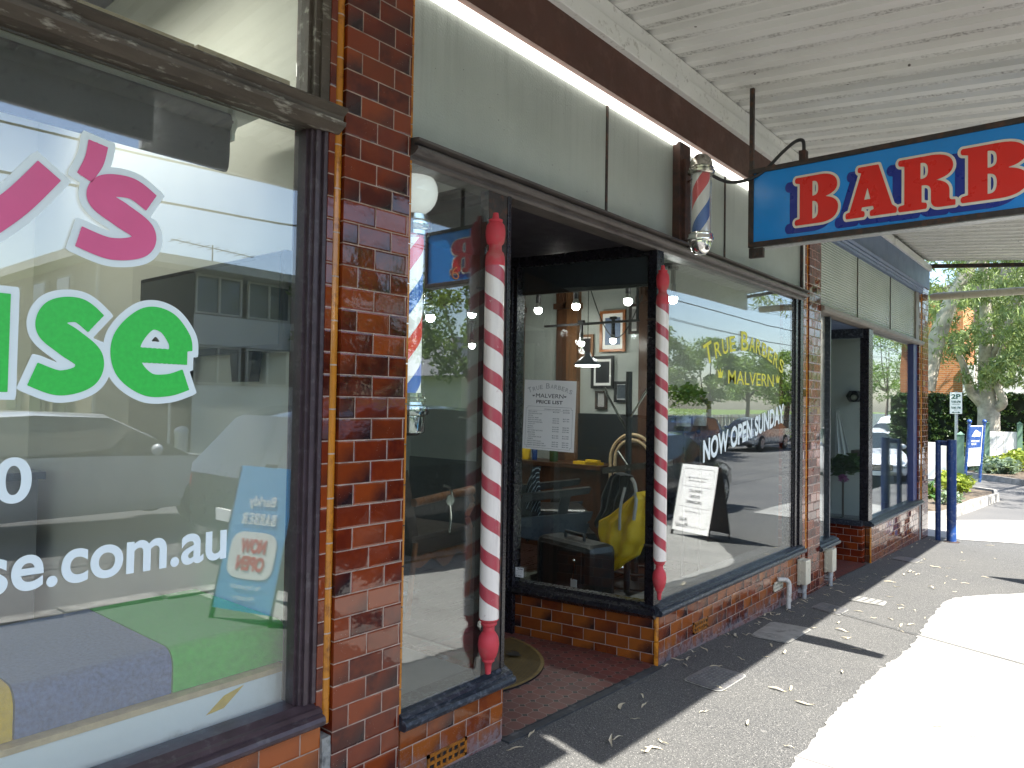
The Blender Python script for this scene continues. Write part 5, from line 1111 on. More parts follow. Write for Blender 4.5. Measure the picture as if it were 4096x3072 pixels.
# cape thrown over the chair back
mb=drape([(XP(a,b,4.75).y,XP(a,b,4.75).z) for a,b in ((2148,1866),(2158,1960),(2162,2060),(2156,2112),(2112,2165),(2072,2135),(2052,2060),(2084,2030),(2106,1960),(2132,1890))],4.75,.045,7,.012)
solo('barber_cape',mb,M['cape'],'dark cape with pale pinstripes hanging off the barber chair','cape')
t=thing('lounge_chair','brown leather open armchair with orange timber frame behind the narrow pane','armchair',(3.72,2.02,FZ),math.radians(8))
mb=MB(); mb.box(-.34,-.32,.40,.34,.34,.54); part('seat',mb,M['leather'],t,False,.03)
mb=MB(); mb.prism([(-.34,.5),(-.24,.5),(-.38,1.0),(-.46,.98)],-.30,.32,'y'); part('backrest',mb,M['leather'],t,False,.04)
for s in (-1,1):
    mb=MB(); mb.tube([(-.38,s*.36,.78),(.1,s*.36,.80),(.30,s*.36,.80)],[.028,.03,.038],10); part('armrest',mb,M['wood_or'],t,False)
    mb=MB(); mb.tube(smooth([(.27,s*.36,.78),(.31,s*.36,.70),(.25,s*.36,.62),(.29,s*.36,.52)]),.022,8); mb.tube(smooth([(.30,s*.34,.52),(.31,s*.34,.25),(.28,s*.34,0)]),[.026]*5+[.024]*5+[.018],8); part('leg',mb,M['wood_or'],t,False)
    mb=MB(); mb.tube([(-.33,s*.34,.5),(-.40,s*.34,0)],.02,8); part('leg',mb,M['wood_or'],t,False)
mb=MB(); pr=[(-.32,.40)]+[(-.32+.64*k/12,.33-.05*math.sin(PI*k/12)*math.cos(k)) for k in range(13)]+[(.32,.40)]; mb.prism(pr,-.34,-.31,'y'); part('apron',mb,M['wood_or'],t,False)
t=thing('styling_clamp','chrome styling tool hooked on the orange timber armchair arm','tool',tuple(FP(1800,2000,1.45)))
mb=MB(); mb.lathe([(.025,-.004),(.038,-.004),(.038,.004),(.025,.004)],20); mb.xf(Matrix.Rotation(PI/2,4,'X')); mb.tube(smooth([(-.06,0,.10),(0,0,.08),(.02,0,.03)]),.010,8); mb.tube(smooth([(0,0,-.03),(.012,0,-.12),(.0,0,-.22)]),.008,8); part('clamp',mb,M['chrome'],t,False)
t=thing('suitcase','black soft suitcase with a white luggage tag behind the doorway window','suitcase',(4.35,.95,FZ),math.radians(-14))
mb=MB(); mb.box(-.13,-.30,.03,.13,.30,.50); part('case_body',mb,M['blackleather'],t,False,.05)
mb=MB(); mb.tube([(-.135,-.22,.08),(-.137,-.22,.46),(-.137,.22,.46),(-.137,.22,.08)],.005,6); part('piping',mb,M['tv'],t,False)
mb=MB(); mb.box(-.145,-.185,.16,-.138,-.125,.26); part('luggage_tag',mb,M['paper'],t,False)
mb=MB(); mb.tube([(-.14,-.16,.38),(-.15,-.15,.26)],.005,6); mb.ball((-.145,-.16,.39),.014); part('tag_strap',mb,M['chrome'],t,False)
mb=MB(); mb.tube([(0,-.1,.50),(0,-.1,.54),(0,.1,.54),(0,.1,.50)],.012,8); part('handle',mb,M['tv'],t,False)
# coat stand with coat and yellow bag
cs=XP(2506,2375,4.85)
t=thing('coat_stand','tall dark coat stand inside the doorway window','coat stand',(4.85,cs.y,FZ))
mb=MB(); mb.tube([(0,0,0),(0,0,1.72)],.024,12); part('pole',mb,M['tv'],t,False); mb=MB(); mb.lathe([(.17,0),(.17,.02),(.03,.05)],24); part('base',mb,M['tv'],t,False)
mb=MB(); mb.tube([(0,0,1.25),(0,.20,1.55),(0,.22,1.60)],.010,8); mb.tube([(0,0,1.35),(0,-.18,1.62)],.010,8); mb.tube([(0,0,1.0),(-.15,0,1.12)],.010,8); part('hook_arm',mb,M['chrome'],t,False)
cy=cs.y
def outline(pp,x): return [(XP(a,b,x).y,XP(a,b,x).z) for a,b in pp]
bag=thing('tote_bag','bright yellow canvas bag with grey webbing handles hanging from the coat stand','bag',(4.7,cy,.4))
mb=drape(outline([(2398,2080),(2440,2060),(2490,2020),(2530,1985),(2570,1965),(2600,1990),(2602,2100),(2600,2170),(2575,2180),(2560,2220),(2500,2255),(2480,2275),(2440,2290),(2415,2270),(2410,2180),(2392,2130)],4.7),4.7,.06,6,.022); part('bag_body',mb,M['yel'],bag)
mb=MB(); mb.tube(smooth([XP(2535,2080,4.62),XP(2545,2000,4.62),XP(2540,1940,4.66),XP(2528,1915,4.7)]),.014,6); mb.tube(smooth([XP(2478,2120,4.62),XP(2482,2030,4.62),XP(2500,1950,4.66)]),.012,6); part('handle',mb,M['strap'],bag)
coat=thing('dark_coat','charcoal wool coat hanging from the coat stand above the yellow bag','coat',(4.72,cy,.8))
mb=drape(outline([(2440,1905),(2470,1890),(2500,1895),(2530,1900),(2540,1960),(2500,2040),(2470,2062),(2420,2085),(2385,2110),(2378,2090),(2400,2040),(2405,1985)],4.76),4.76,.045,7,.016,seed=2); part('cloth',mb,M['coat'],coat)
t=thing('bar_stool','black stool with a round foot ring near the coat stand','stool',(5.25,.98,FZ))
mb=MB(); mb.lathe([(.20,0),(.20,.015),(.03,.04),(.028,.66)],24); part('pedestal',mb,M['tv'],t,False); mb=MB()
mb.tube([(.17*math.cos(a*PI/12),.17*math.sin(a*PI/12),.12) for a in range(25)],.010,8,0,False); part('foot_ring',mb,M['tv'],t,False); mb=MB(); mb.lathe([(.17,.66),(.18,.69),(.17,.73)],24); part('seat',mb,M['blackleather'],t,False,.01)
mb=MB(); a=XP(2410,1888,4.3); b=XP(2600,1865,4.3); mb.add([(4.3,a.y,a.z-.012),(4.3,b.y,b.z-.012),(4.3,b.y,b.z+.03),(4.3,a.y,a.z+.03),(4.62,a.y,a.z-.012),(4.62,b.y,b.z-.012),(4.62,b.y,b.z+.03),(4.62,a.y,a.z+.03)],[(0,1,2,3),(7,6,5,4),(3,2,6,7),(0,4,5,1),(0,3,7,4),(1,5,6,2)]); solo('bar_shelf',mb,M['weather'],'grey brown timber shelf across the corner of the big window','shelf')
def bottle(label,px,py,m,h=.16,r=.035,x=6.1,cap='tv'):
    p=XP(px,py,x); t=thing('bottle',label,'bottle',(x,p.y,.90),0,'bottles and tubs on the barber counter')
    mb=MB(); mb.lathe([(r*.9,0),(r,.01),(r,h*.7),(r*.5,h*.85),(r*.4,h)],18); part('bottle_body',mb,M[m],t,False); mb=MB(); mb.lathe([(r*.45,h),(r*.45,h+.03),(r*.2,h+.04)],14); part('cap',mb,M[cap],t,False)
bottle('yellow tub on the barber counter behind the price list corner',2100,1830,'yel',.24,.06); bottle('small blue bottle with a red cap on the barber counter',2138,1830,'blue_paint',.16,.03,cap='pole_red'); bottle('green box-like bottle on the barber counter, right of the blue bottle',2215,1830,'houseplant',.26,.045)
mb=MB(); a=XP(2330,1825,6.1); mb.box(6.02,a.y-.24,.90,6.12,a.y+.06,.925); mb.box(6.0,a.y-.24,.925,6.06,a.y-.1,.95); solo('comb_tray',mb,M['yel'],'yellow tray of clipper combs on the barber counter','tray')
t=thing('round_mirror','cream arched radio or jukebox trim beside the corner post','jukebox',(6.0,1.42,.4))
mb=MB()
for r in (.24,.19): mb.tube([(5.95,1.42+r*math.cos(a*PI/16),.98+r*math.sin(a*PI/16)) for a in range(17)]+[(5.95,1.42-r,.5)],.016,8); mb.tube([(5.95,1.42+r,.98),(5.95,1.42+r,.5)],.016,8)
part('arch_trim',mb,M['ply'],t); mb=MB(); mb.box(5.97,1.2,.2,6.2,1.64,1.15); part('cabinet',mb,M['wood_dark'],t,bev=.03)
# plants and boards showing through the big window
t=thing('potted_plant','leafy plant in a ribbed tin behind the far striped pole','plant',(4.9,.75,1.0))
def leaves_mesh(centres, n, size, spread, asp=2.2, droop=.0, seed=1, flat=.35):
    """many small leaf-shaped faces scattered in clumps"""
    R=np.random.default_rng(seed); c=np.asarray(centres,float); k=R.integers(0,len(c),n)
    d=R.normal(size=(n,3)); d/=np.linalg.norm(d,axis=1)[:,None]+1e-9
    rad=(R.random(n)**.45)[:,None]*c[k,3][:,None]*spread
    p=c[k,:3]+d*rad*np.array([1,1,.8]); 
    ax=R.normal(size=(n,3)); ax[:,2]=ax[:,2]*flat-droop; ax/=np.linalg.norm(ax,axis=1)[:,None]
    b=np.cross(ax,R.normal(size=(n,3))); b/=np.linalg.norm(b,axis=1)[:,None]+1e-9
    s=size*(.6+.8*R.random(n))[:,None]; L=ax*s*asp/2; W=b*s/2
    v=np.empty((n,4,3)); v[:,0]=p-L; v[:,1]=p+W*.9-L*.1; v[:,2]=p+L; v[:,3]=p-W*.9-L*.1
    me=bpy.data.meshes.new('leaf_clumps'); me.vertices.add(n*4); me.vertices.foreach_set('co',v.ravel()); me.loops.add(n*4); me.loops.foreach_set('vertex_index',np.arange(n*4)); me.polygons.add(n); me.polygons.foreach_set('loop_start',np.arange(0,n*4,4)); me.polygons.foreach_set('loop_total',np.full(n,4)); me.update(); return me
def leaf_obj(name,cs_,n,size,spread,m,parent=None,**k):
    me=leaves_mesh(cs_,n,size,spread,**k); me.name=name; me.materials.append(M[m]); return link(name,me,parent)
pc=[XP(2722+dx,1600+dy,4.9) for dx,dy in ((0,0),(40,-30),(-30,-20),(60,15),(10,30))]
leaf_obj('foliage',[(p.x,p.y,p.z,.10) for p in pc],420,.035,1.0,'houseplant',t)
mb=MB(); q=XP(2735,1650,4.9); mb.lathe([(.05,-.10),(.055,0)],18,(q.x,q.y,q.z)); part('tin_pot',mb,M['galv'],t)
mb=MB(); mb.tube([(q.x,q.y,FZ),(q.x,q.y,q.z-.10)],.012,8); part('stand',mb,M['tv'],t)
t=thing('potted_plant','small fern in a ribbed tin next to the leafy plant on the window shelf','plant',(5.2,.7,1.0)); q=XP(2800,1650,5.2); leaf_obj('foliage',[(q.x,q.y,q.z+.05,.07)],260,.03,1.0,'yelgreen',t)
mb=MB(); mb.lathe([(.05,-.10),(.055,0)],18,(q.x,q.y,q.z)); part('tin_pot',mb,M['galv'],t); mb=MB(); mb.tube([(q.x,q.y,FZ),(q.x,q.y,q.z-.10)],.012,8); part('stand',mb,M['tv'],t)
# end shop display
t=thing('hexagon_planter','small dark hexagonal wall planter with a pale pot in the end shop return window','planter',(8.7,.35,1.6))
q=XP(3410,1585,9.2); hexp=[(q.y+.075*math.cos(PI/3*k),q.z+.075*math.sin(PI/3*k)) for k in range(6)]; mb=MB()
for k in range(6):
    a,b=hexp[k],hexp[(k+1)%6]; mb.add([(9.20,a[0],a[1]),(9.20,b[0],b[1]),(9.35,b[0],b[1]),(9.35,a[0],a[1])],[(0,1,2,3),(3,2,1,0)])
mb.add([(9.345,a,b) for a,b in hexp],[(0,1,2,3,4,5)]); part('frame',mb,M['tv'],t); mb=MB(); mb.ball((9.26,q.y,q.z-.015),.035); part('pot',mb,M['box'],t)
t=thing('orchid_plant','dark leafed orchid with purple flowers low in the end shop return window','plant',(8.8,.4,.3)); q=XP(3370,1860,8.8); leaf_obj('foliage',[(q.x,q.y,q.z,.16),(q.x,q.y-.1,q.z+.03,.12)],420,.05,1.0,'houseplant',t); q=XP(3372,1912,8.75); leaf_obj('flowers',[(q.x,q.y,q.z,.05)],60,.03,1.0,'purple',t)
mb=MB(); mb.tube([(q.x,q.y,.0),(q.x,q.y,q.z)],.012,8); part('stem',mb,M['bark_d'],t)
mb=MB(); a=XP(3362,1620,9.28); vs=[]
for j in range(14):
    for i in range(9): vs.append((9.28+.015*math.sin(i*2.2),a.y+.06-.19*(i/8)*(.25+.75*j/13),a.z-.05-.62*j/13))
mb.add(vs,[(j*9+i,j*9+i+1,(j+1)*9+i+1,(j+1)*9+i) for j in range(13) for i in range(8)],0,True); o=solo('hanging_tea_towel',mb,M['paper'],'white printed tea towel hung on the wall of the end shop window','towel'); s_=o.modifiers.new('thick','SOLIDIFY'); s_.thickness=.004
mb=MB(); q=XP(3450,1800,8.95); mb.box(8.85,q.y-.10,q.z-.22,9.05,q.y+.10,q.z); solo('wicker_basket',mb,M['bark_d'],'dark woven basket standing in the end shop window','basket',bev=.01)
# =================================================================== BEYOND THE SHOPS
GZ=-.277
t=thing('blue_bollard','royal blue steel bollard with a thinner looped side post','bollard',(11.25,-.36,gz(11.25)))
b1=G(3806,2168); b2=G(3752,2160); zt=1.10
mb=MB(); mb.tube([(b1.x,b1.y,gz(b1.x)),(b1.x,b1.y,zt)],.058,20); part('main_post',mb,M['blue_paint'],t)
mb=MB(); mb.lathe([(.095,0),(.095,.008),(.06,.012)],20,(b1.x,b1.y,gz(b1.x))); part('base_plate',mb,M['iron'],t)
mb=MB(); mb.tube([(b2.x,b2.y,gz(b2.x)),(b2.x,b2.y,zt-.045),(b2.x,b2.y,zt-.02)],.034,14); mb.tube([(b2.x-.0,b2.y-.034,zt-.05),(b1.x,b1.y+.03,zt-.05)],.034,14); mb.ball((b2.x,b2.y-.01,zt-.05),.036); part('side_loop',mb,M['blue_paint'],t)
def kerbed_bed(label,pts,z0,z1,w=.16):
    t=thing('garden_bed',label,'garden bed',(sum(p[0] for p in pts)/len(pts),sum(p[1] for p in pts)/len(pts),GZ),0,'kerbed garden beds')
    mb=MB(); n=len(pts); c=Vector((sum(p[0] for p in pts)/n,sum(p[1] for p in pts)/n,0))
    inn=[]
    for i in range(n):
        p=Vector((*pts[i],0)); inn.append(p+(c-p).normalized()*w)
    o0=[(p[0],p[1],z0) for p in pts]; o1=[(p[0]+(c.x-p[0])*.012,p[1]+(c.y-p[1])*.012,z1) for p in pts]; i1=[(p.x,p.y,z1) for p in inn]; i0=[(p.x,p.y,z1-.05) for p in inn]
    for a,b in ((o0,o1),(o1,i1),(i1,i0)): mb.add(a+b,[(i,(i+1)%n,n+(i+1)%n,n+i) for i in range(n)])
    part('kerb_stone',mb,M['kerb'],t,bev=.01); mb=MB(); mb.poly([(p.x,p.y,z1-.045) for p in inn]); part('mulch',mb,M['soil'],t); return t
kerbed_bed('low stone kerbed garden bed just past the end of the shops',[(13.3,.10),(15.5,-.12),(17.2,-.25),(18.0,-.12),(18.3,.25),(18.4,1.8),(13.0,1.8),(12.8,.45)],GZ,-.12)
kerbed_bed('long kerbed garden bed under the gum tree and hedge',[(20.2,-1.2),(22.8,1.45),(22.8,5.5),(32,5.5),(32,-3.2),(20.2,-2.0)],GZ,-.13)
def plant(label,x,y,z,r,h,m,n=260,size=.06,blade=False,cat='plant',group='low plants in the garden beds',seed=1):
    t=thing('garden_plant',label,cat,(x,y,z),0,group)
    if blade:
        R=random.Random(seed); mb=MB()
        for k in range(n):
            a=R.uniform(0,6.28); L=h*R.uniform(.6,1.1); o=R.uniform(.3,1)*r; w_=.012
            P=[Vector((x+math.cos(a)*o*q*.2+math.cos(a)*o*q*q*.8,y+math.sin(a)*o*q*.2+math.sin(a)*o*q*q*.8,z+L*(q-.35*q*q*q))) for q in (0,.33,.66,1)]
            s=Vector((-math.sin(a),math.cos(a),0))*w_
            mb.add([P[0]-s,P[0]+s,P[1]-s,P[1]+s,P[2]-s*.8,P[2]+s*.8,P[3]],[(0,1,3,2),(2,3,5,4),(4,5,6)])
        part('leaf_blades',mb,M[m],t)
    else:
        R=random.Random(seed); cs_=[(x+R.uniform(-.5,.5)*r,y+R.uniform(-.5,.5)*r,z+h*R.uniform(.3,.75),r*.45) for _ in range(9)]
        leaf_obj('foliage',cs_,n,size,1.0,m,t,seed=seed,flat=.6)
    mb=MB(); mb.tube([(x,y,z-.02),(x,y,z+h*.45)],.012,6); part('stem',mb,M['bark_d'],t)
plant('spreading grey green leafy plant behind the blue bollard',13.9,.62,-.12,.45,.38,'houseplant',420,.09,seed=3)
plant('yellow green bushy plant right of the blue bollard in the near garden bed',16.4,.45,-.12,.42,.42,'yelgreen',700,.06,seed=4)
plant('bluish strappy clump at the tip of the near garden bed',17.3,.30,-.12,.35,.40,'iris',130,.04,True,seed=5)
plant('green strappy clump near the back of the near garden bed',15.4,.75,-.12,.4,.45,'houseplant',110,.05,True,seed=6)
plant('low trailing grey green plant along the near kerb',14.9,.28,-.12,.3,.18,'iris',300,.04,seed=7)
for i,(px,py,r,h,m,l,bl) in enumerate(((3920,1850,.8,.55,'yelgreen','bright yellow green shrub left of the blue sign in the far bed',0),(3975,1860,.7,.5,'yelgreen','yellow green shrub between the gum trunk and the green post',0),(4050,1850,.8,.8,'leafy','taller green shrub behind the white barrier',0),(4085,1830,.6,.9,'yelgreen','fine leafed green tuft at the end of the far bed',1),(3905,1895,.5,.3,'iris','low pale ground cover in front of the gum trunk',0),(4040,1900,.7,.3,'yelgreen','low flowering ground cover by the far kerb',0),(3990,1910,.6,.28,'iris','pale low clump along the far kerb',0),(4090,1885,.6,.4,'yelgreen','rounded yellow green clump near the far kerb corner',0))):
    p=G(px,py); plant(l,min(p.x,29),p.y,-.14,r,h,m,500 if not bl else 160,.09,bool(bl),seed=20+i)
# green posts with white panels (pedestrian barriers)
def barrier(label,c,rz,w=.62,h=1.05,hp=.86):
    t=thing('crossing_barrier',label,'barrier',(c[0],c[1],GZ+.1),rz,'white panelled barriers with green capped posts')
    for s in (-1,1):
        mb=MB(); mb.box(s*w/2-.07,-.07,0,s*w/2+.07,.07,h); mb.add([(s*w/2+a*.085,b*.085,h) for a,b in ((-1,-1),(1,-1),(1,1),(-1,1))]+[(s*w/2,0,h+.07)],[(0,1,4),(1,2,4),(2,3,4),(3,0,4),(3,2,1,0)]); part('capped_post',mb,GREENP,t,False)
    mb=MB(); 
    for k in range(4): mb.box(-w/2+.07+k*(w-.14)/4+.004,-.03,.08,-w/2+.07+(k+1)*(w-.14)/4-.004,.03,hp)
    part('white_panel',mb,M['whiteboard'],t,False)
GREENP=mat('sage green post paint',(.13,.23,.16),.5,var=.08)
p=G(4015,1868); barrier('white panelled barrier with two green posts, right of the gum trunk',(27.5,.74),math.radians(98),.85,1.28,1.02)
barrier('white panelled barrier behind the blue bollard, beside the last tiled pillar',(19.2,1.18),math.radians(97),.95,1.12,.92)
# bus stop style blue sign
t=thing('blue_street_sign','narrow white and blue notice board between two leaning royal blue posts with ball tops','sign',(21.0,.74,GZ))
P0,P1=Vector((20.6,.82,GZ)),Vector((21.3,.60,GZ)); 
for P in (P0,P1):
    mb=MB(); mb.tube([P,P+Vector((0,-.10,1.46))],.035,14); mb.ball(P+Vector((0,-.103,1.50)),.055,0,14,8); part('post',mb,M['blue_paint'],t)
def SP(a,z,o=0): 
    q=P0.lerp(P1,a)+Vector((0,-.10*z/1.46,z)); d=(P1-P0).normalized(); return q+Vector((d.y,-d.x,0))*-1*o
mb=MB(); q=[SP(.06,.42,.0),SP(.94,.42,0),SP(.94,1.40,0),SP(.06,1.40,0)]; r_=[v+Vector((.02,.02,0)) for v in q]; mb.add(q+r_,[(0,1,2,3),(7,6,5,4),(0,4,5,1),(1,5,6,2),(2,6,7,3),(3,7,4,0)]); part('white_board',mb,M['paper'],t)
mb=MB()
for s in (1,-1):
    for z0,z1,a0,a1 in ((1.0,1.38,.10,.90),(.86,1.0,.10,.9)): mb.add([SP(a0,z0,.004*s),SP(a1,z0,.004*s),SP(a1,z1,.004*s),SP(a0,z1,.004*s)],[(0,1,2,3)])
part('blue_header',mb,M['blue_paint'],t)
mb=MB(); dd=(P1-P0).normalized(); dz=Vector((0,-.0685,1)).normalized()
for s in (1,-1):
    put_text(mb,'HISTORIC',SP(.2,1.0,.008*s),dd,dz,.42,.045); put_text(mb,'TOUR',SP(.2,.93,.008*s),dd,dz,.26,.04); mb.add([SP(a,z,.008*s) for a,z in ((.2,1.14),(.45,1.30),(.8,1.22),(.75,1.14))],[(0,1,2,3)])
part('header_print',mb,M['paper'],t)
# 2P parking sign
sp=G(3825,1872); x=25.6; y=1.73
t=thing('parking_sign','white 2P parking plate on a grey pole in front of the hedge','road sign',(x,y,GZ))
mb=MB(); mb.tube([(x,y,GZ),(x,y,2.05)],.045,12); part('pole',mb,M['galv'],t)
mb=MB(); mb.box(x-.075,y-.16,1.38,x-.06,y+.16,2.03); part('plate',mb,M['paper'],t,bev=.01)
mb=MB(); put_text(mb,'2P',(x-.078,y,1.84),U_,BZ,.23,.13,anchor='c',offset=.03); put_text(mb,'9AM-6PM',(x-.078,y,1.71),U_,BZ,.24,.07,anchor='c',offset=.02); put_text(mb,'MON-FRI',(x-.078,y,1.65),U_,BZ,.20,.035,anchor='c'); put_text(mb,'9AM-1PM',(x-.078,y,1.53),U_,BZ,.24,.07,anchor='c',offset=.02); put_text(mb,'SAT',(x-.078,y,1.48),U_,BZ,.08,.03,anchor='c')
mb.add([(x-.078,y-a,z) for a,z in ((-.12,1.425),(-.06,1.45),(-.06,1.433),(.06,1.433),(.06,1.45),(.12,1.425),(.06,1.40),(.06,1.417),(-.06,1.417),(-.06,1.40))],[tuple(range(10))]); part('plate_print',mb,mat('sign green print',(.02,.10,.06),.5),t)
# hedge
t=thing('clipped_hedge','tall dark clipped hedge behind the gum tree and parking sign','hedge',(31.2,1.5,GZ))
R=np.random.default_rng(5); hc=[]
for k in range(900):
    f=R.random(); y_=R.uniform(-4.5,5.5); 
    if f<.72: hc.append((30.5+R.uniform(-.06,.06),y_,R.uniform(GZ,2.0),.13))
    else: hc.append((30.5+R.uniform(0,1.2),y_,2.02+R.uniform(-.05,.05),.12))
leaf_obj('foliage',hc,30000,.055,1.0,'leafd',t,seed=9,asp=1.6,flat=.7)
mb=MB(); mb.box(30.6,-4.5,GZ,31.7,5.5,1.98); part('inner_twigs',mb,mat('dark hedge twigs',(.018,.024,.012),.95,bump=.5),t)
# orange brick building behind the hedge
t=thing('orange_brick_house','orange brick house with white gable panels behind the hedge','house',(38,2,GZ))
mb=MB(); mb.box(36.0,3.02,GZ,44,9,6.2); mb.box(39.5,-6,GZ,46,3.0,5.0); part('brick_wall',mb,M['brick_o'],t)
mb=MB(); mb.box(35.9,2.60,GZ,36.1,3.02,3.4); mb.box(36.2,-1.2,2.2,36.4,2.60,3.25); mb.prism([(1.0,3.25),(2.6,3.25),(2.6,4.4)],36.2,36.4,'x'); part('white_panel',mb,M['whiteboard'],t)
mb=MB(); mb.box(38.0,.1,GZ,38.4,1.1,3.4); part('brick_pier',mb,M['brick_o'],t)
mb=MB(); mb.prism([(-6.6,5.0),(9.6,5.0),(9.6,5.3),(1.5,8.2),(-6.6,5.3)],38.8,46.5,'x'); part('roof',mb,M['rooft'],t)
mb=MB(); mb.box(39.42,-3.2,1.6,39.5,-1.4,3.4); part('window',mb,M['houseglass'],t)
# ---------------- trees
def limb(mb,pts,r0,r1,n=12):
    P=smooth(pts,5); k=len(P); mb.tube(P,[r0+(r1-r0)*i/(k-1) for i in range(k)],n); return P
gt=thing('gum_tree','mottled pale gum tree with forked limbs and long hanging leaves in front of the hedge','tree',(28.4,1.30,-.15))
mb=MB(); B=Vector((28.4,1.30,-.2))
def g3(px,py,x): return XP(px,py,x)
limb(mb,[B,g3(3952,1760,28.4),g3(3955,1660,28.4),g3(3948,1610,28.4),g3(3945,1560,28.4)],.36,.27,16)
mb.tube([B+Vector((0,0,-.05)),B+Vector((0,0,.25))],[.52,.37],16)
tips=[]
for path,a,b in (([g3(3950,1640,28.4),g3(3915,1600,28.3),g3(3885,1570,28.2),g3(3868,1510,28.0),g3(3845,1440,27.8),g3(3800,1350,27.6)],.20,.07),
    ([g3(3958,1640,28.4),g3(4000,1625,28.3),g3(4012,1600,28.2),g3(3988,1530,28.2),g3(4000,1420,28.0),g3(4040,1300,27.8)],.17,.06),
    ([g3(3945,1600,28.4),g3(3942,1480,28.3),g3(3945,1350,28.1),g3(3940,1180,28.0),g3(3930,1050,27.8),g3(3925,900,27.5)],.25,.10),
    ([g3(3945,1480,28.3),g3(4000,1360,28.0),g3(4060,1240,27.6),g3(4110,1120,27.2)],.10,.05),
    ([g3(3700,1560,27.0),g3(3735,1400,27.0),g3(3785,1250,27.0),g3(3835,1150,27.0),g3(3880,1060,27.0),g3(3930,980,27.0)],.30,.16)):
    P=limb(mb,path,a,b); tips+=P[4:]
part('trunk',mb,M['bark'],gt)
R=np.random.default_rng(31); cc=[]
def clump_region(n,x0,x1,pxr,pyr,r0,r1,hole=None):
    out=[]
    while len(out)<n:
        px=R.uniform(*pxr); py=R.uniform(*pyr)
        if hole and hole(px,py): continue
        p=XP(px,py,R.uniform(x0,x1)); out.append((p.x,p.y,p.z,R.uniform(r0,r1)))
    return out
def gaps(px,py): return (3700<px<3800 and py<1180) or (3880<px<3935 and 1370<py<1450) or (3700<px<3860 and 1440<py) or (math.sin(px*.031)*math.cos(py*.024+px*.01)>.62)
cc=clump_region(420,24.5,31,(3715,4500),(560,1460),.22,.5,gaps)+clump_region(34,25,29,(3780,4180),(1380,1560),.15,.28,gaps)
leaf_obj('crown',cc,34000,.046,1.15,'gum',gt,seed=12,asp=5.0,droop=1.0,flat=.7)
gt2=thing('gum_tree','second gum tree with leaning white limbs further behind the first','tree',(33.5,-2.0,GZ))
mb=MB(); limb(mb,[(33.5,-2.0,GZ),(33.4,-1.9,2.5),(33.2,-1.6,4.5),(33,-1.0,7)],.35,.15,14); limb(mb,[(33.4,-1.9,3.0),(33,-.6,4.6),(32.6,.5,6.4)],.18,.08); limb(mb,[(33.4,-1.9,2.6),(33.1,-3.2,4.6),(32.8,-4.2,6.8)],.18,.08); part('trunk',mb,M['bark'],gt2)
leaf_obj('crown',[(33+R.uniform(-2,2),R.uniform(-6,5.5),R.uniform(3.6,9),R.uniform(.3,.6)) for _ in range(210)],13000,.06,1.15,'gum',gt2,seed=14,asp=4.5,droop=.9)
# near overhanging gum spray seen at the awning edge and mirrored in the end window
gt3=thing('gum_tree','gum tree at the kerb, its drooping sprays mirrored in the end shop windows','tree',(24.5,-5.2,GZ))
mb=MB(); limb(mb,[(24.5,-5.2,GZ),(24.4,-5.1,1.8),(23.5,-4.8,4.0),(22.0,-4.4,5.6)],.2,.08,14); limb(mb,[(23.5,-4.8,4.0),(21,-4.2,5.0),(18,-3.8,5.2)],.08,.03); part('trunk',mb,M['bark'],gt3)
leaf_obj('crown',[(20+R.uniform(-4.5,4),-4.3+R.uniform(-1.2,1.2),R.uniform(4.2,7),R.uniform(.25,.5)) for _ in range(110)],6000,.04,1.15,'gum',gt3,seed=15,asp=5,droop=1.0)
def street_tree(label,x,y,h,r,m='leafy',n=7000,seed=0,trunk=.16,size=.085,fam='street trees across the road'):
    R=np.random.default_rng(seed); t=thing('street_tree',label,'tree',(x,y,GZ if x>10 else gz(x)),0,fam); z0=GZ-.05
    mb=MB(); P=limb(mb,[(x,y,z0),(x+.1,y,h*.2),(x-.05,y+.1,h*.38),(x+.1,y,h*.6)],trunk,trunk*.45)
    cs_=[]
    for k in range(46):
        a=R.uniform(0,6.28); e=R.uniform(-.75,1); rr=r*math.sqrt(max(.05,1-e*e))*R.uniform(.35,1.05)
        cs_.append((x+math.cos(a)*rr,y+math.sin(a)*rr,h*.63+e*h*.36*R.uniform(.85,1.1),r*R.uniform(.16,.34)))
    for k in range(7): c=cs_[k*6]; limb(mb,[(x,y,h*.33),(x+(c[0]-x)*.4,y+(c[1]-y)*.4,h*.45),(c[0],c[1],c[2])],trunk*.4,.02,8)
    part('trunk',mb,M['bark_d'],t); leaf_obj('crown',cs_,n,size,1.0,m,t,seed=seed+50,flat=.7)
trees=[(13.0,-14.6,5.6,1.6),(16.6,-13.4,6.3,2.2),(20.5,-14.2,6.6,2.4),(25.0,-13.6,5.6,2.1),(30,-14.4,5.0,2.1),(35.5,-14.2,4.7,2.0),(42,-14.8,5.4,2.2),(48,-14.6,5.0,2.2),(56,-14.8,5.8,2.6),(64,-14.6,6.2,2.9),(75,-14.6,9,3.6),(90,-14,10,4)]
names=['slim street tree at the corner of the tan brick flats','broad street tree just past the flats','street tree mirrored in the narrow barber window','street tree third along past the flats','street tree behind the silver car','street tree mirrored over the word BARBERS','taller street tree further along the far footpath','street tree mirrored at the end of the big window','large distant street tree','large rounded tree mirrored in the end shop','far tall tree down the street','farthest tree down the street']
for i,(a,l) in enumerate(zip(trees,names)): street_tree(l,*a,seed=40+i,n=8000 if i<6 else 5500)
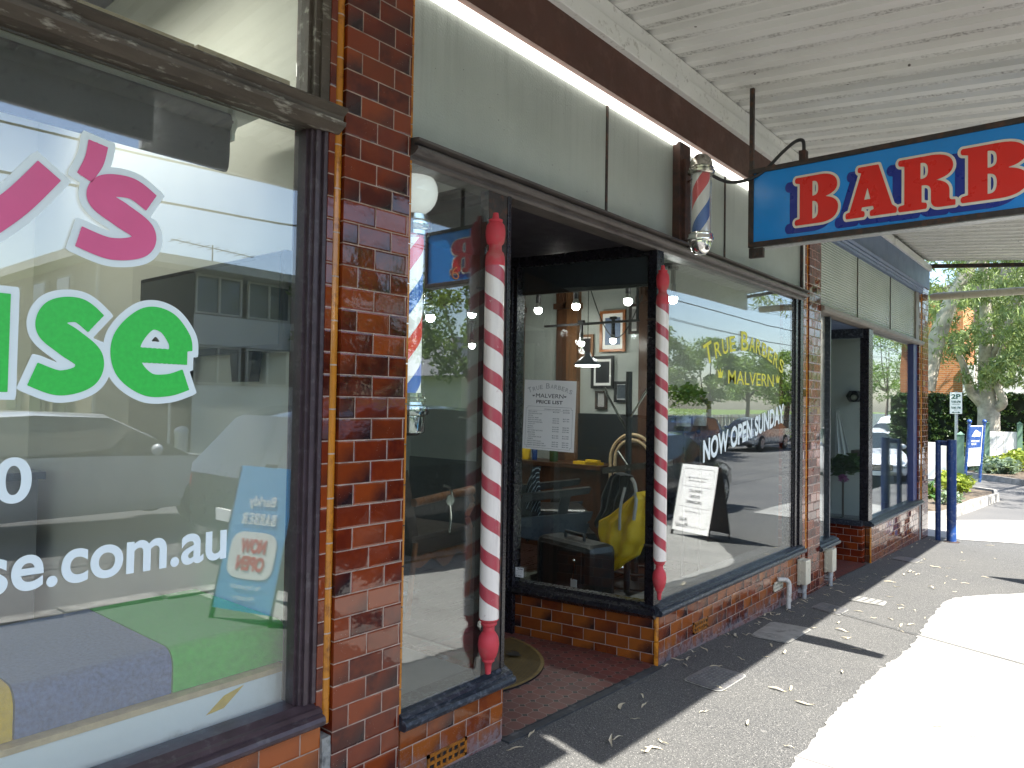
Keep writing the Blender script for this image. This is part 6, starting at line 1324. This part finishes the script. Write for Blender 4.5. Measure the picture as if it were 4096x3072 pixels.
# ---------------- flats across the road (mirrored in the left window)
t=thing('brick_flats','two storey tan brick flats with a dark brick panel and white spandrels across the road','building',(10.5,-20,0))
yF=-15.75
mb=MB(); mb.box(6.70,-31,-.2,7.46,yF-.0,4.62); mb.box(6.72,-30.9,-.2,13.6,yF-.6,4.6); part('tan_brick_wall',mb,M['brick_tan'],t)
mb=MB(); mb.box(7.46,yF-.5,-.2,8.97,yF+.02,4.62); part('dark_brick_panel',mb,M['brick_d'],t)
mb=MB(); mb.box(8.97,yF-.6,2.84,13.4,yF+.03,3.58); mb.box(8.97,yF-.6,-.2,13.4,yF+.01,1.82); part('white_spandrel',mb,M['render'],t)
mb=MB(); mb.box(6.2,-31.4,4.62,14.0,yF+.75,4.84); part('eaves',mb,M['guttr'],t)
mb=MB(); mb.add([(6.2,-31.4,4.842),(14,-31.4,4.842),(14,yF+.75,4.842),(6.2,yF+.75,4.842),(9.5,-23,5.9),(11,-23,5.9)],[(0,1,5,4),(1,2,5),(2,3,4,5),(3,0,4),(3,2,1,0)]); part('roof',mb,M['rooft'],t)
def win(x0,x1,z0,z1,y=yF+.02,parent=t):
    mb=MB(); f=.05
    for a,b,c_,d in ((x0,z0,x1,z0+f),(x0,z1-f,x1,z1),(x0,z0+f,x0+f,z1-f),(x1-f,z0+f,x1,z1-f),((x0+x1)/2-f/2,z0+f,(x0+x1)/2+f/2,z1-f)): mb.box(a,y-.06,b,c_,y+.02,d)
    w_=part('window_frame',mb,M['guttr'],parent); mb=MB(); mb.box(x0+f,y-.05,z0+f,x1-f,y-.03,z1-f); part('pane',mb,M['houseglass'],w_)
for x0,x1 in ((8.99,10.25),(10.42,11.7),(11.9,13.2)):
    win(x0,x1,3.60,4.60); win(x0,x1,1.84,2.82)
for i,yy in enumerate((-17.6,-19.2,-21.0,-24,-27)):
    for z0 in (3.5,1.0):
        mb=MB(); mb.box(6.62,yy-.45,z0,6.72,yy+.45,z0+.9); w_=part('side_window',mb,M['guttr'],t); mb=MB(); mb.box(6.60,yy-.38,z0+.07,6.62,yy+.38,z0+.83); part('pane',mb,M['houseglass'],w_)
mb=MB(); mb.tube([(6.66,yF+.06,-.1),(6.66,yF+.06,4.6)],.045,8); part('downpipe',mb,M['guttr'],t)
t=thing('roof_antenna','thin television antenna on the flats roof','antenna',(10.6,-18,4.9))
mb=MB(); mb.tube([(10.6,-18,4.9),(10.6,-18,5.9)],.02,6); mb.tube([(9.4,-18,5.85),(11.9,-18,5.75)],.015,6)
for k in range(9): mb.tube([(9.5+.28*k,-18.35,5.84-.012*k),(9.5+.28*k,-17.65,5.84-.012*k)],.01,5)
part('mast_and_rods',mb,M['iron'],t)
t=thing('cream_house','low cream house with dark roof beyond the street trees','house',(30,-20,GZ))
mb=MB(); mb.box(22,-26,GZ,36,-19,2.6); part('wall',mb,M['render'],t); mb=MB(); mb.add([(21.5,-26.5,2.6),(36.5,-26.5,2.6),(36.5,-18.5,2.6),(21.5,-18.5,2.6),(25,-22.5,4.6),(33,-22.5,4.6)],[(0,1,5,4),(1,2,5),(2,3,4,5),(3,0,4),(3,2,1,0)]); part('roof',mb,M['rooft'],t)
for xx in (24,28,32): 
    mb=MB(); mb.box(xx,-19.02,.6,xx+1.5,-18.96,1.9); part('window',mb,M['houseglass'],t)
mb=MB()
for k in range(150): mb.box(18+k*.5,-16.02,GZ,18.4+k*.5,-15.98,1.0)
mb.box(18,-16.06,.2,93,-16.02,.3); mb.box(18,-16.06,.8,93,-16.02,.9); solo('picket_fence',mb,M['whiteboard'],'long white paling fence behind the street trees','fence')
t=thing('grey_house','long grey rendered house left of the tan flats','house',(-8,-22,0))
mb=MB(); mb.box(-20,-28,0,2.5,-18,3.2); part('wall',mb,M['render'],t); mb=MB(); mb.add([(-20.5,-28.5,3.2),(3,-28.5,3.2),(3,-17.5,3.2),(-20.5,-17.5,3.2),(-16,-23,5.2),(-1,-23,5.2)],[(0,1,5,4),(1,2,5),(2,3,4,5),(3,0,4),(3,2,1,0)]); part('roof',mb,M['rooft'],t)
for i,(x,y) in enumerate(((3.5,-27),(-2,-15.5),(-9,-15))): street_tree(['round tree between the grey house and the flats','street tree in front of the grey house','street tree far left of the flats'][i],x,y,5.2 if i else 4.2,1.7,seed=80+i,n=5000)
# ---------------- power lines
def wire(label,y,z,x0=-30,x1=90,sag=.5,r=.012):
    mb=MB(); P=[]
    xs_=np.linspace(x0,x1,61)
    for x in xs_:
        q=((x-x0)/40)%1; P.append((x,y,z-sag*4*q*(1-q)))
    mb.tube(P,r,6); solo('power_line',mb,M['tv'],label,'power line','power lines above the road')
for i,(y,z,l) in enumerate(((-9,5.35,'thickest bundled power line'),(-9.3,4.75,'lower power line of the pair over the traffic lane'),(-8.7,4.62,'thin service line just below the pair'),(-13,7.2,'high power line near the far kerb'),(-13.4,7.2,'high power line nearest the flats'),(-12.6,7.9,'topmost power line above the far kerb'))): wire(l,y,z,r=.018 if i==0 else .010)
t=thing('power_pole','timber power pole with a crossarm across the road','power pole',(50,-13,GZ))
mb=MB(); mb.tube([(50,-13,GZ),(50,-13,8.4)],[.16,.11],10); part('pole',mb,M['bark_d'],t); mb=MB(); mb.box(49.95,-14,7.15,50.05,-12,7.3); mb.box(49.95,-13.8,7.8,50.05,-12.2,7.9); part('crossarm',mb,M['bark_d'],t)
t=thing('kerb_sign','small parking plate on a slim pole across the road from the children shop','road sign',(9.5,-12.9,0))
p=FP(1380/1.58,(1000+790/1.58),10.85); mb=MB(); sx_=FP(860,1400,10.85); mb.tube([(sx_.x,-10.85-1.6,-.3),(sx_.x,-12.45,2.35)],.03,8); part('pole',mb,M['galv'],t); mb=MB(); mb.box(sx_.x-.17,-12.40,1.75,sx_.x+.17,-12.38,2.35); part('plate',mb,M['paper'],t); mb=MB(); put_text(mb,'2P',(sx_.x+.12,-12.375,2.12),Vector((-1,0,0)),BZ,.2,.14); part('plate_print',mb,M['ink'],t)
# ---------------- cars
def car(label,loc,rz,paint,L=4.5,W=1.76,H=1.45,kind='hatch'):
    t=thing('parked_car',label,'car',loc,rz,'cars in the street')
    hw=W/2; h=.30
    if kind=='suv': st=[(-.50,.45,.95,.95,.80),(-.485,.34,1.02,1.05,.93),(-.40,.28,1.05,1.52,.98),(-.33,.28,1.06,1.62,1),(-.1,.28,1.05,1.66,1),(.08,.28,1.03,1.62,1),(.17,.28,1.01,1.35,1),(.26,.28,1.0,1.01,.99),(.40,.30,.92,.93,.95),(.475,.34,.78,.79,.86),(.50,.45,.66,.67,.72)]
    elif kind=='wagon': st=[(-.50,.45,.85,.85,.82),(-.485,.32,.92,.95,.93),(-.44,.26,.95,1.22,.97),(-.38,.26,.96,1.36,.99),(-.1,.26,.95,1.43,1),(.06,.26,.94,1.40,1),(.17,.26,.92,1.14,1),(.255,.26,.90,.91,.99),(.40,.28,.80,.81,.95),(.475,.32,.68,.69,.86),(.50,.42,.58,.59,.72)]
    else: st=[(-.50,.42,.80,.80,.80),(-.48,.32,.94,.95,.93),(-.38,.26,.97,.99,.98),(-.28,.26,.97,1.26,.99),(-.16,.26,.96,1.42,1),(.02,.26,.95,1.43,1),(.10,.26,.94,1.32,1),(.22,.26,.92,.93,.99),(.38,.28,.82,.83,.95),(.47,.32,.68,.69,.88),(.50,.42,.58,.59,.75)]
    k=H/max(s[3] for s in st)
    mb=MB(); gb=MB(); ring=[]
    for s in st:
        x=s[0]*L; w_=hw*s[4]; zb,zt,zr=s[1],s[2]*k,s[3]*k; wr=w_-(zr-zt)*.36-.02
        ring.append([(x,-w_*.93,zb),(x,-w_,zb+.12),(x,-w_,zb+(zt-zb)*.6),(x,-w_*.97,zt-.02),(x,-wr-.02,max(zr-.04,zt)),(x,-wr*.82,zr),(x,wr*.82,zr),(x,wr+.02,max(zr-.04,zt)),(x,w_*.97,zt-.02),(x,w_,zb+(zt-zb)*.6),(x,w_,zb+.12),(x,w_*.93,zb)])
    vs=[p for r in ring for p in r]; n=12; fs=[];gf=[]
    for i in range(len(ring)-1):
        cab=(st[i][3]-st[i][2]>.1) or (st[i+1][3]-st[i+1][2]>.1)
        full=(st[i][3]-st[i][2]>.1) and (st[i+1][3]-st[i+1][2]>.1)
        for j in range(n):
            f=(i*n+j,i*n+(j+1)%n,(i+1)*n+(j+1)%n,(i+1)*n+j)
            (gf if ((j in (3,7) and cab) or (j==5 and cab and not full) or (j in (4,6) and cab and not full)) else fs).append(f)
    mb.add(vs,fs,0,True); mb.add(vs,[tuple(range(n)),tuple(range((len(ring)-1)*n,len(ring)*n))[::-1]]); part('body',mb,M[paint],t,False)
    gb.add(vs,gf,0,True); part('windows',gb,M['carglass'],t,False)
    for sx in (-.31,.31):
        for sy in (-1,1):
            mb=MB(); prof=[(.20,-.11),(.31,-.11),(.335,-.08),(.335,.08),(.31,.11),(.20,.11)]; mb.lathe(prof,24); mb.xf(Matrix.Translation((sx*L,sy*(hw-.10),.335))@Matrix.Rotation(PI/2,4,'X')); w_=part('wheel',mb,M['tyre'],t,False)
            mb=MB(); mb.lathe([(.05,.0),(.21,.0),(.215,.02)],20)
            for q in range(5): mb.cbox((.11*math.cos(q*1.257),.11*math.sin(q*1.257),.03),(.20,.045,.02),q*1.257)
            mb.xf(Matrix.Translation((sx*L,sy*(hw-.0),.335))@Matrix.Rotation(-sy*PI/2,4,'X')); o=part('rim',mb,M['rim'],t,False); 
    for sy in (-1,1):
        mb=MB(); mb.ball((.462*L,sy*hw*.66,.62*k),.16,0,14,8,(.9,1.1,.55)); part('headlight',mb,M['lamp'],t,False)
        mb=MB(); mb.ball((-.484*L,sy*hw*.78,.84*k),.13,0,14,8,(.5,1,1.3 if kind!='hatch' else .8)); part('tail_light',mb,M['tail'],t,False)
        mb=MB(); mb.ball((.16*L,sy*(hw+.09),.98*k),.09,0,12,8,(.6,1.2,.8)); part('wing_mirror',mb,M[paint],t,False)
    mb=MB(); mb.box(.493*L,-.42,.44,.503*L,.42,.60*k)
    part('grille',mb,M['tv'],t,False); mb=MB()
    for q in range(4): mb.box(.5*L,-.40,.47+q*.035,.507*L,.40,.483+q*.035)
    part('grille_bars',mb,M['chrome'],t,False)
    mb=MB(); mb.box(.50*L,-.19,.33,.508*L,.19,.43); mb.box(-.505*L,-.19,.55,-.498*L,.19,.66); part('number_plate',mb,M['paper'],t,False)
    return t
def cz(x): return gz(x)-.14
car('white station wagon driving past on the far side of the near lane',(3.3,-7.7,cz(3)),0,'car_white',4.7,1.76,1.42,'wagon')
car('dark charcoal four wheel drive parked at the kerb beside the children shop board',(6.0,-4.35,cz(6)),0,'car_dark',4.7,1.85,1.68,'suv')
car('dark hatchback parked ahead of the charcoal four wheel drive',(11.5,-4.4,cz(11)),0,'car_dark',4.3,1.76,1.42,'hatch')
car('silver sedan facing the camera across the road',(32.5,-10.6,GZ-.14),PI,'car_silver',4.5,1.8,1.42,'hatch')
car('blue grey car parked behind the silver sedan',(27.0,-11.4,GZ-.14),PI,'car_blue',4.4,1.8,1.5,'suv')
car('white sedan pulled in beside the crossover, mirrored in the end window',(21.0,-3.3,GZ-.14),math.radians(155),'car_white',4.5,1.8,1.40,'hatch')
car('white four wheel drive further along the kerb, mirrored in the end shop',(33,-4.6,GZ-.14),PI,'car_white',4.6,1.85,1.65,'suv')
car('dark blue sedan parked far along the street',(41,-4.6,GZ-.14),PI,'car_blue',4.5,1.8,1.42,'hatch')
# A-frame boards (seen mirrored)
def aboard(label,pL,pR,h,lean,face_n,mat_face,frame_m='iron'):
    """pL,pR: ground points of the readable face as its reader sees it"""
    pL,pR=Vector(pL),Vector(pR); u=(pR-pL).normalized(); W=(pR-pL).length; n=Vector((u.y,-u.x,0)); 
    base=pL.copy(); up=(BZ*math.cos(lean)-n*math.sin(lean))
    t=thing('a_frame_board',label,'sign board',tuple((pL+pR)/2),0,'a-frame boards on the footpath')
    def A(x,z,o=0): return pL+u*x+up*z+n*o
    def slab(mb,x0,x1,z0,z1,o0,o1): 
        a=[A(x0,z0,o0),A(x1,z0,o0),A(x1,z1,o0),A(x0,z1,o0)]; b=[A(x0,z0,o1),A(x1,z0,o1),A(x1,z1,o1),A(x0,z1,o1)]; mb.add(a+b,[(3,2,1,0),(4,5,6,7),(0,1,5,4),(1,2,6,5),(2,3,7,6),(3,0,4,7)])
    mb=MB(); slab(mb,0,W,.07,h,-.015,0); part('face_board',mb,mat_face,t)
    mb=MB(); slab(mb,0,.02,0,h,-.02,-.016); slab(mb,W-.02,W,0,h,-.02,-.016); slab(mb,-.005,.0,0,h,-.02,.004); slab(mb,W,W+.005,0,h,-.02,.004); slab(mb,W*.4,W*.6,h,h+.025,-.02,-.005); part('front_leg_frame',mb,M[frame_m],t)
    top=A(0,h,-.03); sp=2*h*math.sin(lean)+.02
    mb=MB(); q=[A(0,h,-.03),A(W,h,-.03)]; g=[pL-n*sp,pR-n*sp]; off=-n*.015; mb.add([q[0],q[1],g[1]+BZ*.06,g[0]+BZ*.06]+[v+off for v in (q[0],q[1],g[1]+BZ*.06,g[0]+BZ*.06)],[(0,1,2,3),(7,6,5,4),(0,4,5,1),(1,5,6,2),(2,6,7,3),(3,7,4,0)])
    mb.tube([g[0]+BZ*.08+u*.01,g[0]+u*.01],.012,6); mb.tube([g[1]+BZ*.08-u*.01,g[1]-u*.01],.012,6); part('back_board',mb,M[frame_m],t)
    return t,A,u,up,W
x1,y1=2.49,-2.49; x2,y2=2.645,-2.03
t,A,u,up,W=aboard('blue a-frame board with red words on a white panel',(x2,y2,gz(x2)),(x1,y1,gz(x1)),1.02,.27,None,M['boardblue'])
mb=MB()
pr=[(W*.5+W*.39*math.copysign(abs(math.cos(a))**.5,math.cos(a)),.43+.155*math.copysign(abs(math.sin(a))**.5,math.sin(a))) for a in [2*PI*k/32 for k in range(32)]]
mb.poly([A(x,z,.003) for x,z in pr]); part('white_panel',mb,M['paper'],t)
mb=MB(); put_text(mb,'NOW',A(W/2,.45,.006),u,up,.20,.085,anchor='c',offset=.05); put_text(mb,'OPEN',A(W/2,.335,.006),u,up,.22,.085,anchor='c',offset=.05); part('red_words',mb,M['sign_red'],t)
mb=MB(); put_text(mb,'Barkly',A(W/2,.74,.006),u,up,.22,.085,anchor='c',offset=.02); word(mb,'BARBER',[i*.048 for i in range(6)],A(W/2-.145,.635,.006),u,up,.046,.075); put_text(mb,'No Appointment',A(W/2,.20,.006),u,up,.24,.045,anchor='c'); put_text(mb,'Necessary',A(W/2,.13,.006),u,up,.17,.045,anchor='c'); part('white_words',mb,M['paper'],t)
xa,ya=8.40,-1.76; xb,yb=8.64,-2.36
t,A,u,up,W=aboard('white a-frame board with thin black ruled lettering',(xa,ya,gz(xa)),(xb,yb,gz(xb)),.92,.20,None,M['paper'])
mb=MB()
def ln(x0,z0,x1,z1): mb.add([A(x0,z0,.003),A(x1,z0,.003),A(x1,z1,.003),A(x0,z1,.003)],[(0,1,2,3)])
for r in ((.05,.14,.053,.87),(W-.053,.14,W-.05,.87),(.05,.867,W-.05,.87),(.05,.64,W-.05,.643),(.05,.38,W-.05,.383),(.05,.14,W*.55,.143)): ln(*r)
put_text(mb,'Come in and see our range',A(W/2,.74,.003),u,up,.36,.028,anchor='c'); put_text(mb,'of unique pieces to help',A(W/2,.70,.003),u,up,.32,.028,anchor='c')
for s,z in (('DISPLAY',.57),('STORE',.50),('ORGANISE',.43)): put_text(mb,s,A(W/2,z,.003),u,up,.034*len(s),.036,anchor='c')
put_text(mb,'Great for gifts too!',A(W/2,.31,.003),u,up,.26,.026,anchor='c'); put_text(mb,'Well',A(W*.62,.19,.003),u,up,.13,.055,offset=-.005); put_text(mb,'Placed',A(W*.58,.12,.003),u,up,.20,.055,offset=-.005)
part('print',mb,M['ink'],t)
t=thing('grey_bollard','stout grey steel bollard with a domed cap on the footpath edge across the road','bollard',(20,-13,GZ))
q=FP(1865,1700,10.8); mb=MB(); mb.lathe([(.13,0),(.13,1.0),(.15,1.0),(.15,1.05),(.11,1.12),(.02,1.16)],20,(q.x,-12.9,GZ)); part('post',mb,M['galv'],t); t.location=(q.x,-12.9,GZ)
